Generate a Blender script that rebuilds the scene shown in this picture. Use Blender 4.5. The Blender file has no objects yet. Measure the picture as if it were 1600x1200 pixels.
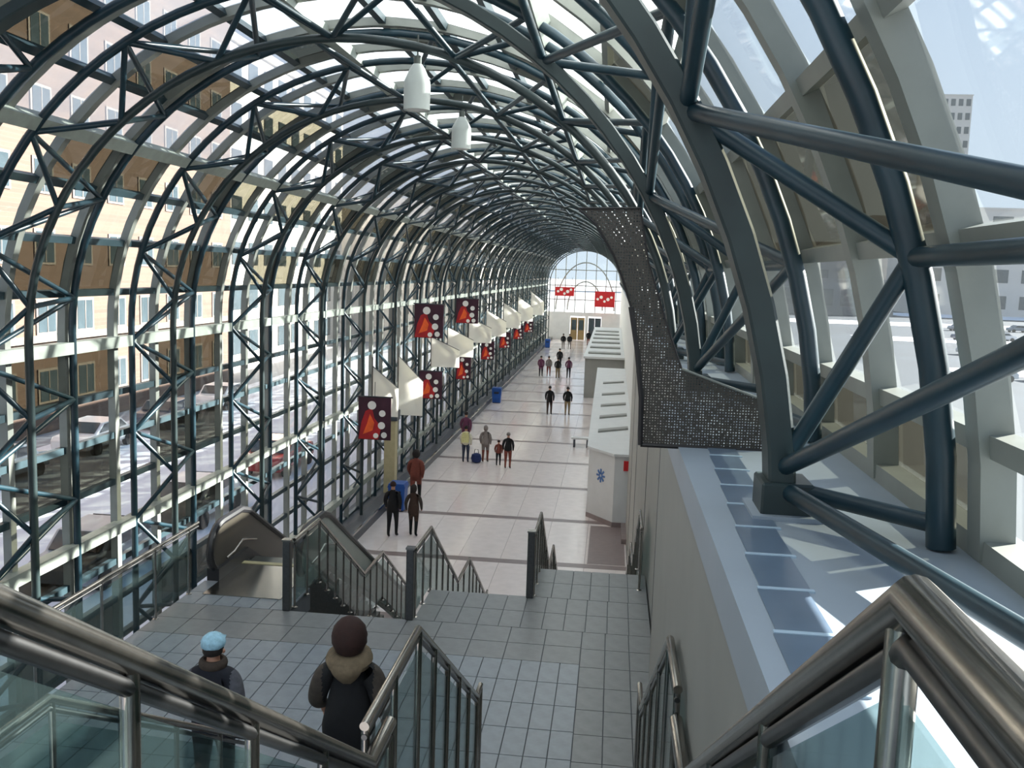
import bpy, bmesh, math, random
from mathutils import Vector, Matrix

random.seed(7)
SC = bpy.context.scene
COL = SC.collection
PI = math.pi
EYE = 8.5          # height of the eye above the lower floor (z = 0)

# ------------------------------------------------------------------ camera
F_PX, VPX, VPY, ROLL = 1450.0, 960.0, 430.0, 0.033
def camera_axes():
    y = Vector((VPX - 800, 600 - VPY, -F_PX)).normalized()
    k = (y.x * math.sin(ROLL) + y.y * math.cos(ROLL)) / -y.z
    z = Vector((math.sin(ROLL), math.cos(ROLL), k)).normalized()
    x = y.cross(z)
    return x, y, z
AX, AY, AZ = camera_axes()
cam_data = bpy.data.cameras.new('camera')
cam = bpy.data.objects.new('camera', cam_data)
COL.objects.link(cam)
cam.matrix_world = Matrix.Translation((0, 0, EYE)) @ Matrix((AX, AY, AZ)).to_4x4()
cam_data.sensor_fit = 'HORIZONTAL'
cam_data.sensor_width = 36.0
cam_data.lens = F_PX / 1600.0 * 36.0
cam_data.clip_start = 0.05
cam_data.clip_end = 3000
SC.camera = cam
def project(x, y, z):
    v = Vector((x, y, z - EYE))
    c = AX * v.x + AY * v.y + AZ * v.z
    if c.z > -0.05:
        return None
    return 800 + F_PX * c.x / -c.z, 600 - F_PX * c.y / -c.z

# ------------------------------------------------------------------ world, sun, exposure
SUN_AZ = math.radians(58)      # from +Y towards +X
SUN_EL = math.radians(22.8)
world = bpy.data.worlds.new('world')
SC.world = world
world.use_nodes = True
nt = world.node_tree
nt.nodes.clear()
wo = nt.nodes.new('ShaderNodeOutputWorld')
bg = nt.nodes.new('ShaderNodeBackground')
# clear winter sky: pale at the horizon, deeper blue overhead, the same all round
wtc = nt.nodes.new('ShaderNodeTexCoord')
wsx = nt.nodes.new('ShaderNodeSeparateXYZ')
wrp = nt.nodes.new('ShaderNodeValToRGB')
for pos, c in ((0.0, (0.66, 0.76, 0.86)), (0.12, (0.46, 0.62, 0.80)), (0.35, (0.34, 0.52, 0.80)), (1.0, (0.20, 0.38, 0.72))):
    e = wrp.color_ramp.elements[0] if pos == 0.0 else wrp.color_ramp.elements[1] if pos == 1.0 else wrp.color_ramp.elements.new(pos)
    e.position = pos; e.color = (*c, 1)
nt.links.new(wtc.outputs['Generated'], wsx.inputs[0])
nt.links.new(wsx.outputs['Z'], wrp.inputs['Fac'])
nt.links.new(wrp.outputs['Color'], bg.inputs['Color'])
bg.inputs['Strength'].default_value = 0.29
nt.links.new(bg.outputs[0], wo.inputs['Surface'])
sun_data = bpy.data.lights.new('sun', 'SUN')
sun_data.energy = 9.0
sun_data.angle = math.radians(0.6)
sun_data.color = (1.0, 0.95, 0.88)
sun = bpy.data.objects.new('sun', sun_data)
COL.objects.link(sun)
sdir = Vector((math.sin(SUN_AZ) * math.cos(SUN_EL), math.cos(SUN_AZ) * math.cos(SUN_EL), math.sin(SUN_EL)))
sun.rotation_euler = sdir.to_track_quat('Z', 'Y').to_euler()
sun.location = (30, 30, 60)
SC.view_settings.view_transform = 'Standard'
SC.view_settings.look = 'None'
SC.view_settings.exposure = 2.0
SC.view_settings.gamma = 1.0
SC.view_settings.use_curve_mapping = False
SC.cycles.use_denoising = True
SC.cycles.transparent_max_bounces = 16
SC.cycles.max_bounces = 7
SC.cycles.diffuse_bounces = 4
SC.cycles.glossy_bounces = 3
SC.cycles.sample_clamp_indirect = 8.0

# ------------------------------------------------------------------ materials
def rgb(*c):
    return tuple(((v / 255.0) / 12.92 if v / 255.0 <= 0.04045 else ((v / 255.0 + 0.055) / 1.055) ** 2.4) for v in c)
MATS = {}
def mat(name, col, rough=0.5, metal=0.0, var=0.12, scale=6.0, bump=0.0, spec=0.5, emit=None, stretch=None):
    m = bpy.data.materials.new(name)
    m.use_nodes = True
    n = m.node_tree.nodes; l = m.node_tree.links
    b = n['Principled BSDF']
    tc = n.new('ShaderNodeTexCoord')
    mp = n.new('ShaderNodeMapping')
    if stretch: mp.inputs['Scale'].default_value = stretch
    nz = n.new('ShaderNodeTexNoise')
    nz.inputs['Scale'].default_value = scale
    nz.inputs['Detail'].default_value = 4
    rp = n.new('ShaderNodeValToRGB')
    c = Vector(col)
    rp.color_ramp.elements[0].color = (*[max(0, v * (1 - var)) for v in c], 1)
    rp.color_ramp.elements[1].color = (*[min(1, v * (1 + var)) for v in c], 1)
    rp.color_ramp.elements[0].position = 0.3
    rp.color_ramp.elements[1].position = 0.7
    l.new(tc.outputs['Object'], mp.inputs['Vector'])
    l.new(mp.outputs['Vector'], nz.inputs['Vector'])
    l.new(nz.outputs['Fac'], rp.inputs['Fac'])
    l.new(rp.outputs['Color'], b.inputs['Base Color'])
    b.inputs['Roughness'].default_value = rough
    b.inputs['Metallic'].default_value = metal
    b.inputs['Specular IOR Level'].default_value = spec
    if bump:
        bp = n.new('ShaderNodeBump')
        bp.inputs['Strength'].default_value = bump
        bp.inputs['Distance'].default_value = 0.01
        l.new(nz.outputs['Fac'], bp.inputs['Height'])
        l.new(bp.outputs['Normal'], b.inputs['Normal'])
    if emit:
        b.inputs['Emission Color'].default_value = (*col, 1)
        b.inputs['Emission Strength'].default_value = emit
    MATS[name] = m
    return m
def glass(name, tint, dust_bloom, refl=0.9, dust_bloom_col=(0.75, 0.78, 0.78), translucent=True):
    """thin sheet: clear transmission, fresnel reflection, a film that scatters light, whitening the roof like bloom"""
    m = bpy.data.materials.new(name)
    m.use_nodes = True
    n = m.node_tree.nodes; l = m.node_tree.links
    n.clear()
    out = n.new('ShaderNodeOutputMaterial')
    tr = n.new('ShaderNodeBsdfTransparent'); tr.inputs['Color'].default_value = (*tint, 1)
    gl = n.new('ShaderNodeBsdfGlossy'); gl.inputs['Roughness'].default_value = 0.03
    gl.inputs['Color'].default_value = (refl, refl, refl, 1)
    ge = n.new('ShaderNodeNewGeometry')
    dp = n.new('ShaderNodeVectorMath'); dp.operation = 'DOT_PRODUCT'
    l.new(ge.outputs['Incoming'], dp.inputs[0]); l.new(ge.outputs['Normal'], dp.inputs[1])
    ab = n.new('ShaderNodeMath'); ab.operation = 'ABSOLUTE'; l.new(dp.outputs['Value'], ab.inputs[0])
    om = n.new('ShaderNodeMath'); om.operation = 'SUBTRACT'; om.inputs[0].default_value = 1.0; l.new(ab.outputs[0], om.inputs[1])
    pw = n.new('ShaderNodeMath'); pw.operation = 'POWER'; pw.inputs[1].default_value = 5.0; l.new(om.outputs[0], pw.inputs[0])
    fr = n.new('ShaderNodeMath'); fr.operation = 'MULTIPLY_ADD'; fr.inputs[1].default_value = 0.55; fr.inputs[2].default_value = 0.035
    l.new(pw.outputs[0], fr.inputs[0])
    m1 = n.new('ShaderNodeMixShader')
    l.new(fr.outputs[0], m1.inputs['Fac']); l.new(tr.outputs[0], m1.inputs[1]); l.new(gl.outputs[0], m1.inputs[2])
    sh = n.new('ShaderNodeBsdfTranslucent' if translucent else 'ShaderNodeBsdfDiffuse')
    sh.inputs['Color'].default_value = (*dust_bloom_col, 1)
    nz = n.new('ShaderNodeTexNoise'); nz.inputs['Scale'].default_value = 1.3; nz.inputs['Detail'].default_value = 5
    tc = n.new('ShaderNodeTexCoord'); l.new(tc.outputs['Object'], nz.inputs['Vector'])
    mr = n.new('ShaderNodeMapRange')
    mr.inputs['To Min'].default_value = dust_bloom * 0.6; mr.inputs['To Max'].default_value = dust_bloom * 1.4
    l.new(nz.outputs['Fac'], mr.inputs['Value'])
    m2 = n.new('ShaderNodeMixShader')
    l.new(mr.outputs['Result'], m2.inputs['Fac']); l.new(m1.outputs[0], m2.inputs[1]); l.new(sh.outputs[0], m2.inputs[2])
    l.new(m2.outputs[0], out.inputs['Surface'])
    MATS[name] = m
    return m
mat('teal_steel', (0.009, 0.030, 0.042), 0.38, 0.0, 0.25, 3)
mat('inner_chord_steel', (0.018, 0.032, 0.033), 0.42, 0.0, 0.25, 3)
mat('mullion', rgb(132, 135, 128), 0.45, 0, 0.08, 4)
mat('pale_purlin', rgb(146, 153, 144), 0.5, 0, 0.12, 5)
mat('dark_purlin', (0.022, 0.045, 0.055), 0.45, 0, 0.2, 5)
glass('brown_panel', (0.335, 0.34, 0.305), 0.02, dust_bloom_col=(0.28, 0.24, 0.18))
glass('clear_glass', (0.95, 0.975, 0.98), 0.006)
glass('roof_glass', (0.92, 0.96, 0.97), 0.38)  # strong film paints the white bloom of the crown into the roof glass
glass('rail_glass', (0.66, 0.75, 0.75), 0.03, dust_bloom_col=(0.16, 0.22, 0.22), translucent=False)
mat('stainless', (0.36, 0.335, 0.30), 0.20, 1.0, 0.1, 20)
mat('dark_stainless', (0.13, 0.13, 0.13), 0.3, 1.0, 0.1, 20)
mat('landing_tile', rgb(126, 132, 137), 0.32, 0, 0.10, 9)
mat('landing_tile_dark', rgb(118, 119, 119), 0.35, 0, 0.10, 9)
mat('grout', rgb(78, 82, 86), 0.8, 0, 0.1, 9)
mat('floor_slab', rgb(222, 212, 208), 0.13, 0, 0.05, 3)
mat('floor_band', rgb(128, 114, 112), 0.3, 0, 0.08, 5)
mat('concrete_wall', rgb(142, 143, 138), 0.55, 0, 0.05, 2)
mat('ledge_plaster', rgb(150, 160, 170), 0.5, 0, 0.05, 2)
mat('ledge_light_blue', rgb(96, 112, 130), 0.3, 0, 0.1, 5)
mat('pale_joint', rgb(170, 190, 205), 0.4, 0, 0.05, 5)  # pale bars of the light pattern painted on the ledge
mat('white_plaster', rgb(205, 207, 206), 0.6, 0, 0.04, 2)
mat('kerb', rgb(62, 66, 74), 0.4, 0, 0.12, 5)
mat('black_rubber', (0.012, 0.012, 0.014), 0.4, 0, 0.1, 5)
mat('escalator_panel', rgb(62, 58, 50), 0.35, 0.2, 0.06, 3)
mat('escalator_outer', rgb(150, 154, 146), 0.45, 0, 0.06, 3)
mat('step_metal', rgb(86, 88, 84), 0.35, 0.6, 0.1, 30)
mat('screen_frame', (0.010, 0.008, 0.009), 0.5, 0, 0.1, 5)
mat('lamp_shade', rgb(184, 190, 186), 0.35, 0, 0.05, 3)
mat('lamp_metal', rgb(90, 96, 92), 0.4, 0.5, 0.1, 3)
mat('street', rgb(150, 150, 152), 0.9, 0, 0.15, 0.15)
mat('snow', rgb(225, 225, 228), 0.9, 0, 0.05, 0.3)
mat('banner_red', rgb(176, 28, 34), 0.7, 0, 0.35, 1.6)
mat('banner_dark', rgb(58, 22, 40), 0.7, 0, 0.3, 2)
mat('banner_orange', rgb(240, 98, 40), 0.7, 0, 0.2, 3)
mat('banner_white', rgb(235, 232, 226), 0.7, 0, 0.04, 3)
mat('bin_blue', rgb(24, 76, 150), 0.4, 0, 0.1, 5)
mat('beige', rgb(176, 166, 130), 0.6, 0, 0.08, 5)
mat('door_brown', rgb(140, 118, 78), 0.5, 0, 0.1, 5)
mat('door_dark', rgb(60, 68, 74), 0.4, 0, 0.1, 5)
mat('red_sign', rgb(190, 24, 30), 0.5, 0, 0.1, 5)
mat('blue_mark', rgb(70, 110, 165), 0.5, 0, 0.1, 5)
mat('window_dark', rgb(66, 78, 84), 0.15, 0, 0.15, 1)
mat('window_frame', rgb(128, 118, 108), 0.6, 0, 0.05, 3)
mat('pale_building', rgb(222, 214, 202), 0.8, 0, 0.05, 0.5)
mat('grey_building', rgb(104, 108, 114), 0.8, 0, 0.08, 0.3)
mat('tower_white', rgb(206, 199, 190), 0.7, 0, 0.04, 0.3)
mat('tyre', (0.012, 0.012, 0.012), 0.8, 0, 0.1, 8)
mat('car_glass', (0.02, 0.03, 0.04), 0.08, 0, 0.1, 2)
for cn, cc in (('white', (225, 225, 225)), ('silver', (150, 156, 162)), ('navy', (28, 40, 66)), ('red', (140, 26, 24)), ('black', (22, 24, 27))):
    mat('car_' + cn, rgb(*cc), 0.2, 0.1, 0.03, 2)
def sail_cloth():
    m = mat('sail_cloth', rgb(240, 238, 230), 0.8, 0, 0.03, 3)
    n = m.node_tree.nodes; l = m.node_tree.links
    out = n['Material Output']; p = n['Principled BSDF']
    t = n.new('ShaderNodeBsdfTranslucent'); t.inputs['Color'].default_value = (0.9, 0.89, 0.85, 1)
    mx = n.new('ShaderNodeMixShader'); mx.inputs['Fac'].default_value = 0.5
    l.new(p.outputs[0], mx.inputs[1]); l.new(t.outputs[0], mx.inputs[2]); l.new(mx.outputs[0], out.inputs['Surface'])
sail_cloth()
def brick_material():
    m = bpy.data.materials.new('brick_facade')
    m.use_nodes = True
    n = m.node_tree.nodes; l = m.node_tree.links
    b = n['Principled BSDF']
    tc = n.new('ShaderNodeTexCoord'); mp = n.new('ShaderNodeMapping')
    mp.inputs['Rotation'].default_value = (PI / 2, 0, PI / 2)
    br = n.new('ShaderNodeTexBrick')
    br.inputs['Scale'].default_value = 2.2
    br.inputs['Color1'].default_value = (*rgb(108, 87, 74), 1)
    br.inputs['Color2'].default_value = (*rgb(96, 77, 66), 1)
    br.inputs['Mortar'].default_value = (*rgb(114, 102, 93), 1)
    br.inputs['Mortar Size'].default_value = 0.015
    l.new(tc.outputs['Object'], mp.inputs['Vector']); l.new(mp.outputs['Vector'], br.inputs['Vector'])
    l.new(br.outputs['Color'], b.inputs['Base Color'])
    b.inputs['Roughness'].default_value = 0.85
    MATS['brick_facade'] = m
brick_material()
def screen_material():
    """perforated sheet: fine holes let light through"""
    m = bpy.data.materials.new('perforated_sheet')
    m.use_nodes = True
    n = m.node_tree.nodes; l = m.node_tree.links
    b = n['Principled BSDF']
    b.inputs['Base Color'].default_value = (*rgb(58, 54, 48), 1)
    b.inputs['Roughness'].default_value = 0.5
    tc = n.new('ShaderNodeTexCoord'); vo = n.new('ShaderNodeTexVoronoi')
    vo.inputs['Scale'].default_value = 58
    vo.inputs['Randomness'].default_value = 0.15
    nz = n.new('ShaderNodeTexNoise'); nz.inputs['Scale'].default_value = 5
    rp = n.new('ShaderNodeMapRange')
    rp.inputs['From Min'].default_value = 0.34; rp.inputs['From Max'].default_value = 0.40
    rp.inputs['To Min'].default_value = 0.0; rp.inputs['To Max'].default_value = 1.0
    l.new(tc.outputs['Object'], vo.inputs['Vector'])
    l.new(vo.outputs['Distance'], rp.inputs['Value'])
    l.new(rp.outputs['Result'], b.inputs['Alpha'])
    MATS['perforated_sheet'] = m
screen_material()
M = MATS

# ------------------------------------------------------------------ mesh helpers (world coordinates, root location subtracted)
class MB:
    def __init__(s):
        s.v = []; s.f = []; s.mi = []
    def add(s, vs, fs, mi=0):
        o = len(s.v)
        s.v += [tuple(p) for p in vs]
        s.f += [tuple(o + i for i in f) for f in fs]
        s.mi += [mi] * len(fs)
        return s
    def box(s, x0, x1, y0, y1, z0, z1, mi=0):
        vs = [(x, y, z) for z in (z0, z1) for y in (y0, y1) for x in (x0, x1)]
        return s.add(vs, [(0, 2, 3, 1), (4, 5, 7, 6), (0, 1, 5, 4), (2, 6, 7, 3), (0, 4, 6, 2), (1, 3, 7, 5)], mi)
    def tube(s, a, b, r, n=8, mi=0, r2=None):
        a = Vector(a); b = Vector(b)
        d = (b - a).normalized()
        u = d.cross(Vector((0, 0, 1)))
        if u.length < 1e-3: u = d.cross(Vector((1, 0, 0)))
        u.normalize(); w = d.cross(u)
        vs = []
        for p, rr in ((a, r), (b, r if r2 is None else r2)):
            for i in range(n):
                t = 2 * PI * i / n
                vs.append(p + u * rr * math.cos(t) + w * rr * math.sin(t))
        fs = [(i, (i + 1) % n, n + (i + 1) % n, n + i) for i in range(n)] + [tuple(range(n - 1, -1, -1)), tuple(range(n, 2 * n))]
        return s.add(vs, fs, mi)
    def path(s, pts, r, n=8, mi=0):
        """round bar with mitred bends"""
        pts = [Vector(p) for p in pts]
        rings = []
        up = None
        for i, p in enumerate(pts):
            d0 = (p - pts[i - 1]).normalized() if i else (pts[1] - p).normalized()
            d1 = (pts[i + 1] - p).normalized() if i < len(pts) - 1 else d0
            t = (d0 + d1).normalized()
            ref = Vector((1, 0, 0)) if abs(t.x) < 0.9 else Vector((0, 0, 1))
            u = t.cross(ref).normalized(); w = t.cross(u).normalized()
            k = 1 / max(0.4, t.dot(d0))
            ring = []
            for j in range(n):
                a = 2 * PI * j / n
                ring.append(p + u * r * math.cos(a) * k + w * r * math.sin(a))
            rings.append(ring)
        vs = [v for rg in rings for v in rg]
        fs = []
        for i in range(len(rings) - 1):
            for j in range(n):
                fs.append((i * n + j, i * n + (j + 1) % n, (i + 1) * n + (j + 1) % n, (i + 1) * n + j))
        fs += [tuple(range(n - 1, -1, -1)), tuple(range((len(rings) - 1) * n, len(rings) * n))]
        return s.add(vs, fs, mi)
    def prism(s, poly, axis, lo, hi, mi=0):
        """polygon of 2-D points extruded along an axis ('x': points are (y,z); 'y': (x,z); 'z': (x,y))"""
        def P(a, b, t):
            return {'x': (t, a, b), 'y': (a, t, b), 'z': (a, b, t)}[axis]
        n = len(poly)
        vs = [P(a, b, lo) for a, b in poly] + [P(a, b, hi) for a, b in poly]
        fs = [tuple(range(n)), tuple(range(2 * n - 1, n - 1, -1))] + [(i, n + i, n + (i + 1) % n, (i + 1) % n) for i in range(n)]
        return s.add(vs, fs, mi)
    def lathe(s, prof, cx, cy, n=20, mi=0, cap=True):
        vs = []; fs = []
        for r, z in prof:
            for j in range(n):
                a = 2 * PI * j / n
                vs.append((cx + r * math.cos(a), cy + r * math.sin(a), z))
        for i in range(len(prof) - 1):
            for j in range(n):
                fs.append((i * n + j, i * n + (j + 1) % n, (i + 1) * n + (j + 1) % n, (i + 1) * n + j))
        if cap:
            fs += [tuple(range(n - 1, -1, -1)), tuple(range((len(prof) - 1) * n, len(prof) * n))]
        return s.add(vs, fs, mi)
    def mesh(s, name, mats, base=(0, 0, 0), smooth=False):
        me = bpy.data.meshes.new(name)
        bx, by, bz = base
        me.from_pydata([(x - bx, y - by, z - bz) for x, y, z in s.v], [], s.f)
        if not isinstance(mats, (list, tuple)): mats = [mats]
        for m in mats: me.materials.append(m)
        me.polygons.foreach_set('material_index', s.mi)
        bm = bmesh.new(); bm.from_mesh(me)
        bmesh.ops.recalc_face_normals(bm, faces=bm.faces)
        bm.to_mesh(me); bm.free()
        if smooth:
            me.polygons.foreach_set('use_smooth', [True] * len(me.polygons))
            try: me.set_sharp_from_angle(angle=math.radians(38))
            except Exception: pass
        me.update()
        return me
    def build(s, name, mats, parent=None, smooth=False, base=None):
        """one mesh object; a child is stored relative to its root's location"""
        if base is None:
            r = parent
            while r is not None and r.parent is not None: r = r.parent
            base = tuple(r.location) if r is not None else (0, 0, 0)
        ob = bpy.data.objects.new(name, s.mesh(name, mats, base, smooth))
        COL.objects.link(ob)
        if parent is not None: ob.parent = parent
        return ob
def link(name, me, parent=None, loc=(0, 0, 0)):
    ob = bpy.data.objects.new(name, me)
    COL.objects.link(ob)
    if parent is not None: ob.parent = parent
    ob.location = loc
    return ob
def tag(o, label=None, cat=None, group=None, kind=None):
    if label: o['label'] = label
    if cat: o['category'] = cat
    if group: o['group'] = group
    if kind: o['kind'] = kind
    return o
def thing(name, loc, label, cat, group=None, kind=None):
    o = bpy.data.objects.new(name, None)
    COL.objects.link(o)
    o.location = loc
    o.empty_display_size = 0.2
    return tag(o, label, cat, group, kind)
def bevel_mesh(me, w, seg=2):
    bm = bmesh.new(); bm.from_mesh(me)
    bmesh.ops.remove_doubles(bm, verts=bm.verts, dist=1e-5)
    bmesh.ops.bevel(bm, geom=list(bm.edges), offset=w, segments=seg, profile=0.5, affect='EDGES')
    bm.to_mesh(me); bm.free()
    return me

# ------------------------------------------------------------------ vault cross-section
CX, CZ, A0, B0 = -3.6, EYE - 1.2, 4.4, 4.1
LEDGE = EYE - 1.05
FOOT = 0.035                                # angle at which the section meets the ledge
def ell(theta, off):
    return CX + (A0 + off) * math.cos(theta), CZ + (B0 + off) * math.sin(theta)
def wallx(off):
    return CX - A0 - off
def section(off, z0=0.0, n=40):
    """points (x, z) from the foot of the left wall over the crown to the ledge on the right"""
    pts = [(wallx(off), z0), (wallx(off), CZ)]
    for i in range(1, n + 1):
        t = PI - (PI - FOOT) * i / n
        pts.append(ell(t, off))
    return pts
def sweep_section(mb, pts, y, wr, wy, round_=False, n=8, mi=0):
    """bar of width wy along y and depth wr in the plane, following the section"""
    ring = []
    for i, (x, z) in enumerate(pts):
        x0, z0 = pts[max(0, i - 1)]; x1, z1 = pts[min(len(pts) - 1, i + 1)]
        t = Vector((x1 - x0, 0, z1 - z0)).normalized()
        nrm = Vector((-t.z, 0, t.x))
        p = Vector((x, y, z))
        if round_:
            ring.append([p + nrm * wr / 2 * math.cos(2 * PI * j / n) + Vector((0, wy / 2 * math.sin(2 * PI * j / n), 0)) for j in range(n)])
        else:
            ring.append([p + nrm * sx * wr / 2 + Vector((0, sy * wy / 2, 0)) for sx, sy in ((1, 1), (1, -1), (-1, -1), (-1, 1))])
    m = len(ring[0])
    vs = [v for r in ring for v in r]
    fs = []
    for i in range(len(ring) - 1):
        for j in range(m):
            fs.append((i * m + j, i * m + (j + 1) % m, (i + 1) * m + (j + 1) % m, (i + 1) * m + j))
    fs += [tuple(range(m)), tuple(range(len(ring) * m - 1, (len(ring) - 1) * m - 1, -1))]
    mb.add(vs, fs, mi)

# ------------------------------------------------------------------ large structure: glazed vault
PITCH = 1.467
Y_END = 120.0
MULL_Y = [-0.73 + PITCH * i for i in range(83)]
GOFF = 0.765                                 # glass plane, outside the trusses
# row boundaries on the glass: wall part by height, curved part by angle
WALL_Z = [EYE + h for h in (-8.5, -7.6, -6.85, -6.1, -5.4, -4.75, -3.94, -3.1, -2.35, -1.44)]
NARC = 18
ARC = [PI + 0.05 - (PI + 0.05 - 0.477) * i / 15 for i in range(16)] + [0.29, 0.127, FOOT]
def gpt(i, off):
    """point of row boundary i on the section at offset off"""
    if i < len(WALL_Z) - 1:
        return wallx(off), WALL_Z[i]
    j = i - (len(WALL_Z) - 1)
    if j == 0: return wallx(off), WALL_Z[-1]
    return ell(ARC[j], off)
NB = len(WALL_Z) + NARC                     # number of boundaries
vault = thing('ceiling', (0, 0, 0), 'glazed barrel vault of pale mullions, clear panes and brown panels over the corridor', None, kind='structure')
lwall = thing('wall_left', (0, 0, 0), 'glazed left wall of the corridor with brown panel rows', None, kind='structure')
NW = len(WALL_Z) - 1
# mullions
mb = MB(); sweep_section(mb, [(wallx(0.70), 0.0), (wallx(0.70), WALL_Z[-1])], 0, 0.13, 0.13)
mull_wall = mb.mesh('mullion', M['mullion'])
pts = [(wallx(0.70), WALL_Z[-1])] + [ell(PI - (PI - FOOT) * i / 40, 0.70) for i in range(0, 41)]
mb = MB(); sweep_section(mb, pts, 0, 0.13, 0.13)
mull_arc = mb.mesh('mullion', M['mullion'])
for y in MULL_Y:
    link('mullion', mull_wall, lwall, (0, y, 0))
    link('mullion', mull_arc, vault, (0, y, 0))
# purlins
for i in range(NB):
    x, z = gpt(i, 0.70)
    right = i > NW + 12
    big = (i - NW) % 4 == 0 and not right
    mb = MB()
    if big:
        x2, z2 = gpt(i, 0.60)
        r = 0.095
    else:
        x2, z2 = gpt(i, 0.715); r = 0.045 if right else 0.055
    nrm = Vector((x2 - CX, 0, max(0.0, z2 - CZ))).normalized()
    t = Vector((-nrm.z, 0, nrm.x))
    vs = []
    for y in (MULL_Y[0], MULL_Y[-1]):
        for a, b in ((1, 1), (1, -1), (-1, -1), (-1, 1)):
            vs.append(Vector((x2, y, z2)) + nrm * r * a + t * r * b)
    mb.add(vs, [(0, 1, 2, 3), (7, 6, 5, 4)] + [(j, (j + 1) % 4, 4 + (j + 1) % 4, 4 + j) for j in range(4)])
    mb.build('purlin', M['pale_purlin' if big else 'mullion' if right else 'dark_purlin'], lwall if i <= NW else vault)
# panes and panels
def row_dark(i):
    if i < NW:
        return (NW - 1 - i) % 2 == 0
    return (i - NW) % 2 == 1
def cell_mesh(i, y0, y1, mb, thick=0.012):
    xa, za = gpt(i, GOFF); xb, zb = gpt(i + 1, GOFF)
    xa2, za2 = gpt(i, GOFF + thick); xb2, zb2 = gpt(i + 1, GOFF + thick)
    vs = [(xa, y0, za), (xb, y0, zb), (xb, y1, zb), (xa, y1, za), (xa2, y0, za2), (xb2, y0, zb2), (xb2, y1, zb2), (xa2, y1, za2)]
    if i < NW:
        vs = vs[:4] + [(x - thick, y, z) for x, y, z in vs[:4]]
    mb.add(vs, [(0, 1, 2, 3), (7, 6, 5, 4), (0, 4, 5, 1), (1, 5, 6, 2), (2, 6, 7, 3), (3, 7, 4, 0)])
cells = []
for i in range(NB - 1):
    for j in range(len(MULL_Y) - 1):
        y0, y1 = MULL_Y[j], MULL_Y[j + 1]
        if y1 < 0.3: 
            area = 0.0
        else:
            c = []
            for (k, y) in ((i, max(y0, .4)), (i + 1, max(y0, .4)), (i + 1, y1), (i, y1)):
                x, z = gpt(k, GOFF); c.append(project(x, y, z))
            if any(p is None for p in c): area = 0.0
            else:
                u = sum(p[0] for p in c) / 4; v = sum(p[1] for p in c) / 4
                if -150 < u < 1750 and -150 < v < 1350:
                    area = abs(sum(c[a][0] * c[(a + 1) % 4][1] - c[(a + 1) % 4][0] * c[a][1] for a in range(4))) / 2
                else: area = 0.0
        dark = row_dark(i)
        if i >= NB - 6 and y1 < 3.9: dark = False              # the nearest columns on the right are clear down to the ledge
        if NW + 6 <= i < NB - 5 and j % 3 != 1: dark = False   # over the crown only one panel in three is brown
        if i < NW + 6 and j % 3 == 2: dark = False             # beside each truss one column stays clear
        if i < NW and y0 > 21: dark = False                    # farther along, the wall rows are clear glass
        cells.append((area, i, j, dark))
for dark in (False, True):
    sel = sorted([c for c in cells if c[3] == dark], key=lambda c: -c[0])
    near, far = [c for c in sel[:290] if c[0] > 0], []
    nearset = {(c[1], c[2]) for c in near}
    shared = {}
    for a, i, j, d in near:
        key = i
        if key not in shared:
            mb = MB(); cell_mesh(i, 0.0, PITCH, mb)
            roofy = NW + 4 <= i < NB - 5
            shared[key] = mb.mesh('panel' if dark else 'pane', M['brown_panel'] if dark else M['roof_glass' if roofy else 'clear_glass'])
        link('panel' if dark else 'pane', shared[key], lwall if i < NW else vault, (0, MULL_Y[j], 0))
    for par, cond in ((lwall, lambda i: i < NW), (vault, lambda i: i >= NW)):
        if dark:
            groups = [('brown_panels', 'brown_panel', lambda i: True)]
        else:
            groups = [('clear_panes', 'clear_glass', lambda i: not (NW + 4 <= i < NB - 5)), ('roof_panes', 'roof_glass', lambda i: NW + 4 <= i < NB - 5)]
        for nm, mt, c2 in groups:
            mb = MB(); cnt = 0
            for a, i, j, d in sel:
                if (i, j) not in nearset and cond(i) and c2(i):
                    cell_mesh(i, MULL_Y[j], MULL_Y[j + 1], mb); cnt += 1
            if cnt:
                tag(mb.build(nm, M[mt], par), kind='stuff')

# ------------------------------------------------------------------ lower floor, landings, right wall, ledge
# lower floor: slabs between darker cross bands
floor = thing('floor', (0, 0, 0), 'polished pinkish grey lower floor with darker cross bands', None, kind='structure')
MB().box(-9.0, 1.0, 16.0, 121, -0.3, -0.02).build('floor_bed', M['grout'], floor)
BANDS = [21.6 + 4.9 * i for i in range(20)]
slab_cache = {}
xs = [-8.0 + 1.25 * i for i in range(8)]
prev = 16.0
for bi, b in enumerate(BANDS + [121.0]):
    ln = b - 0.2 - prev
    for x in xs[:-1]:
        key = round(ln, 3)
        if key not in slab_cache:
            slab_cache[key] = MB().box(0.004, 1.246, 0.0, ln, -0.02, 0.0).mesh('slab', M['floor_slab'])
        link('slab', slab_cache[key], floor, (x, prev, 0))
    if b < 121:
        MB().box(-8.0, 0.75, b - 0.195, b + 0.195, -0.02, 0.0).build('band', M['floor_band'], floor)
    prev = b + 0.2
MB().box(-0.42, 0.70, 26.75, 30.95, 0.0, 0.006).build('dark_field', M['floor_band'], floor)
kb = MB().box(-8.05, -7.62, 20.0, 120, 0.0, 0.32)
kb.build('kerb', M['kerb'], floor)
MB().box(-7.66, -7.60, 20.0, 120, 0.28, 0.345).build('kerb_nosing', M['stainless'], floor)

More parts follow.
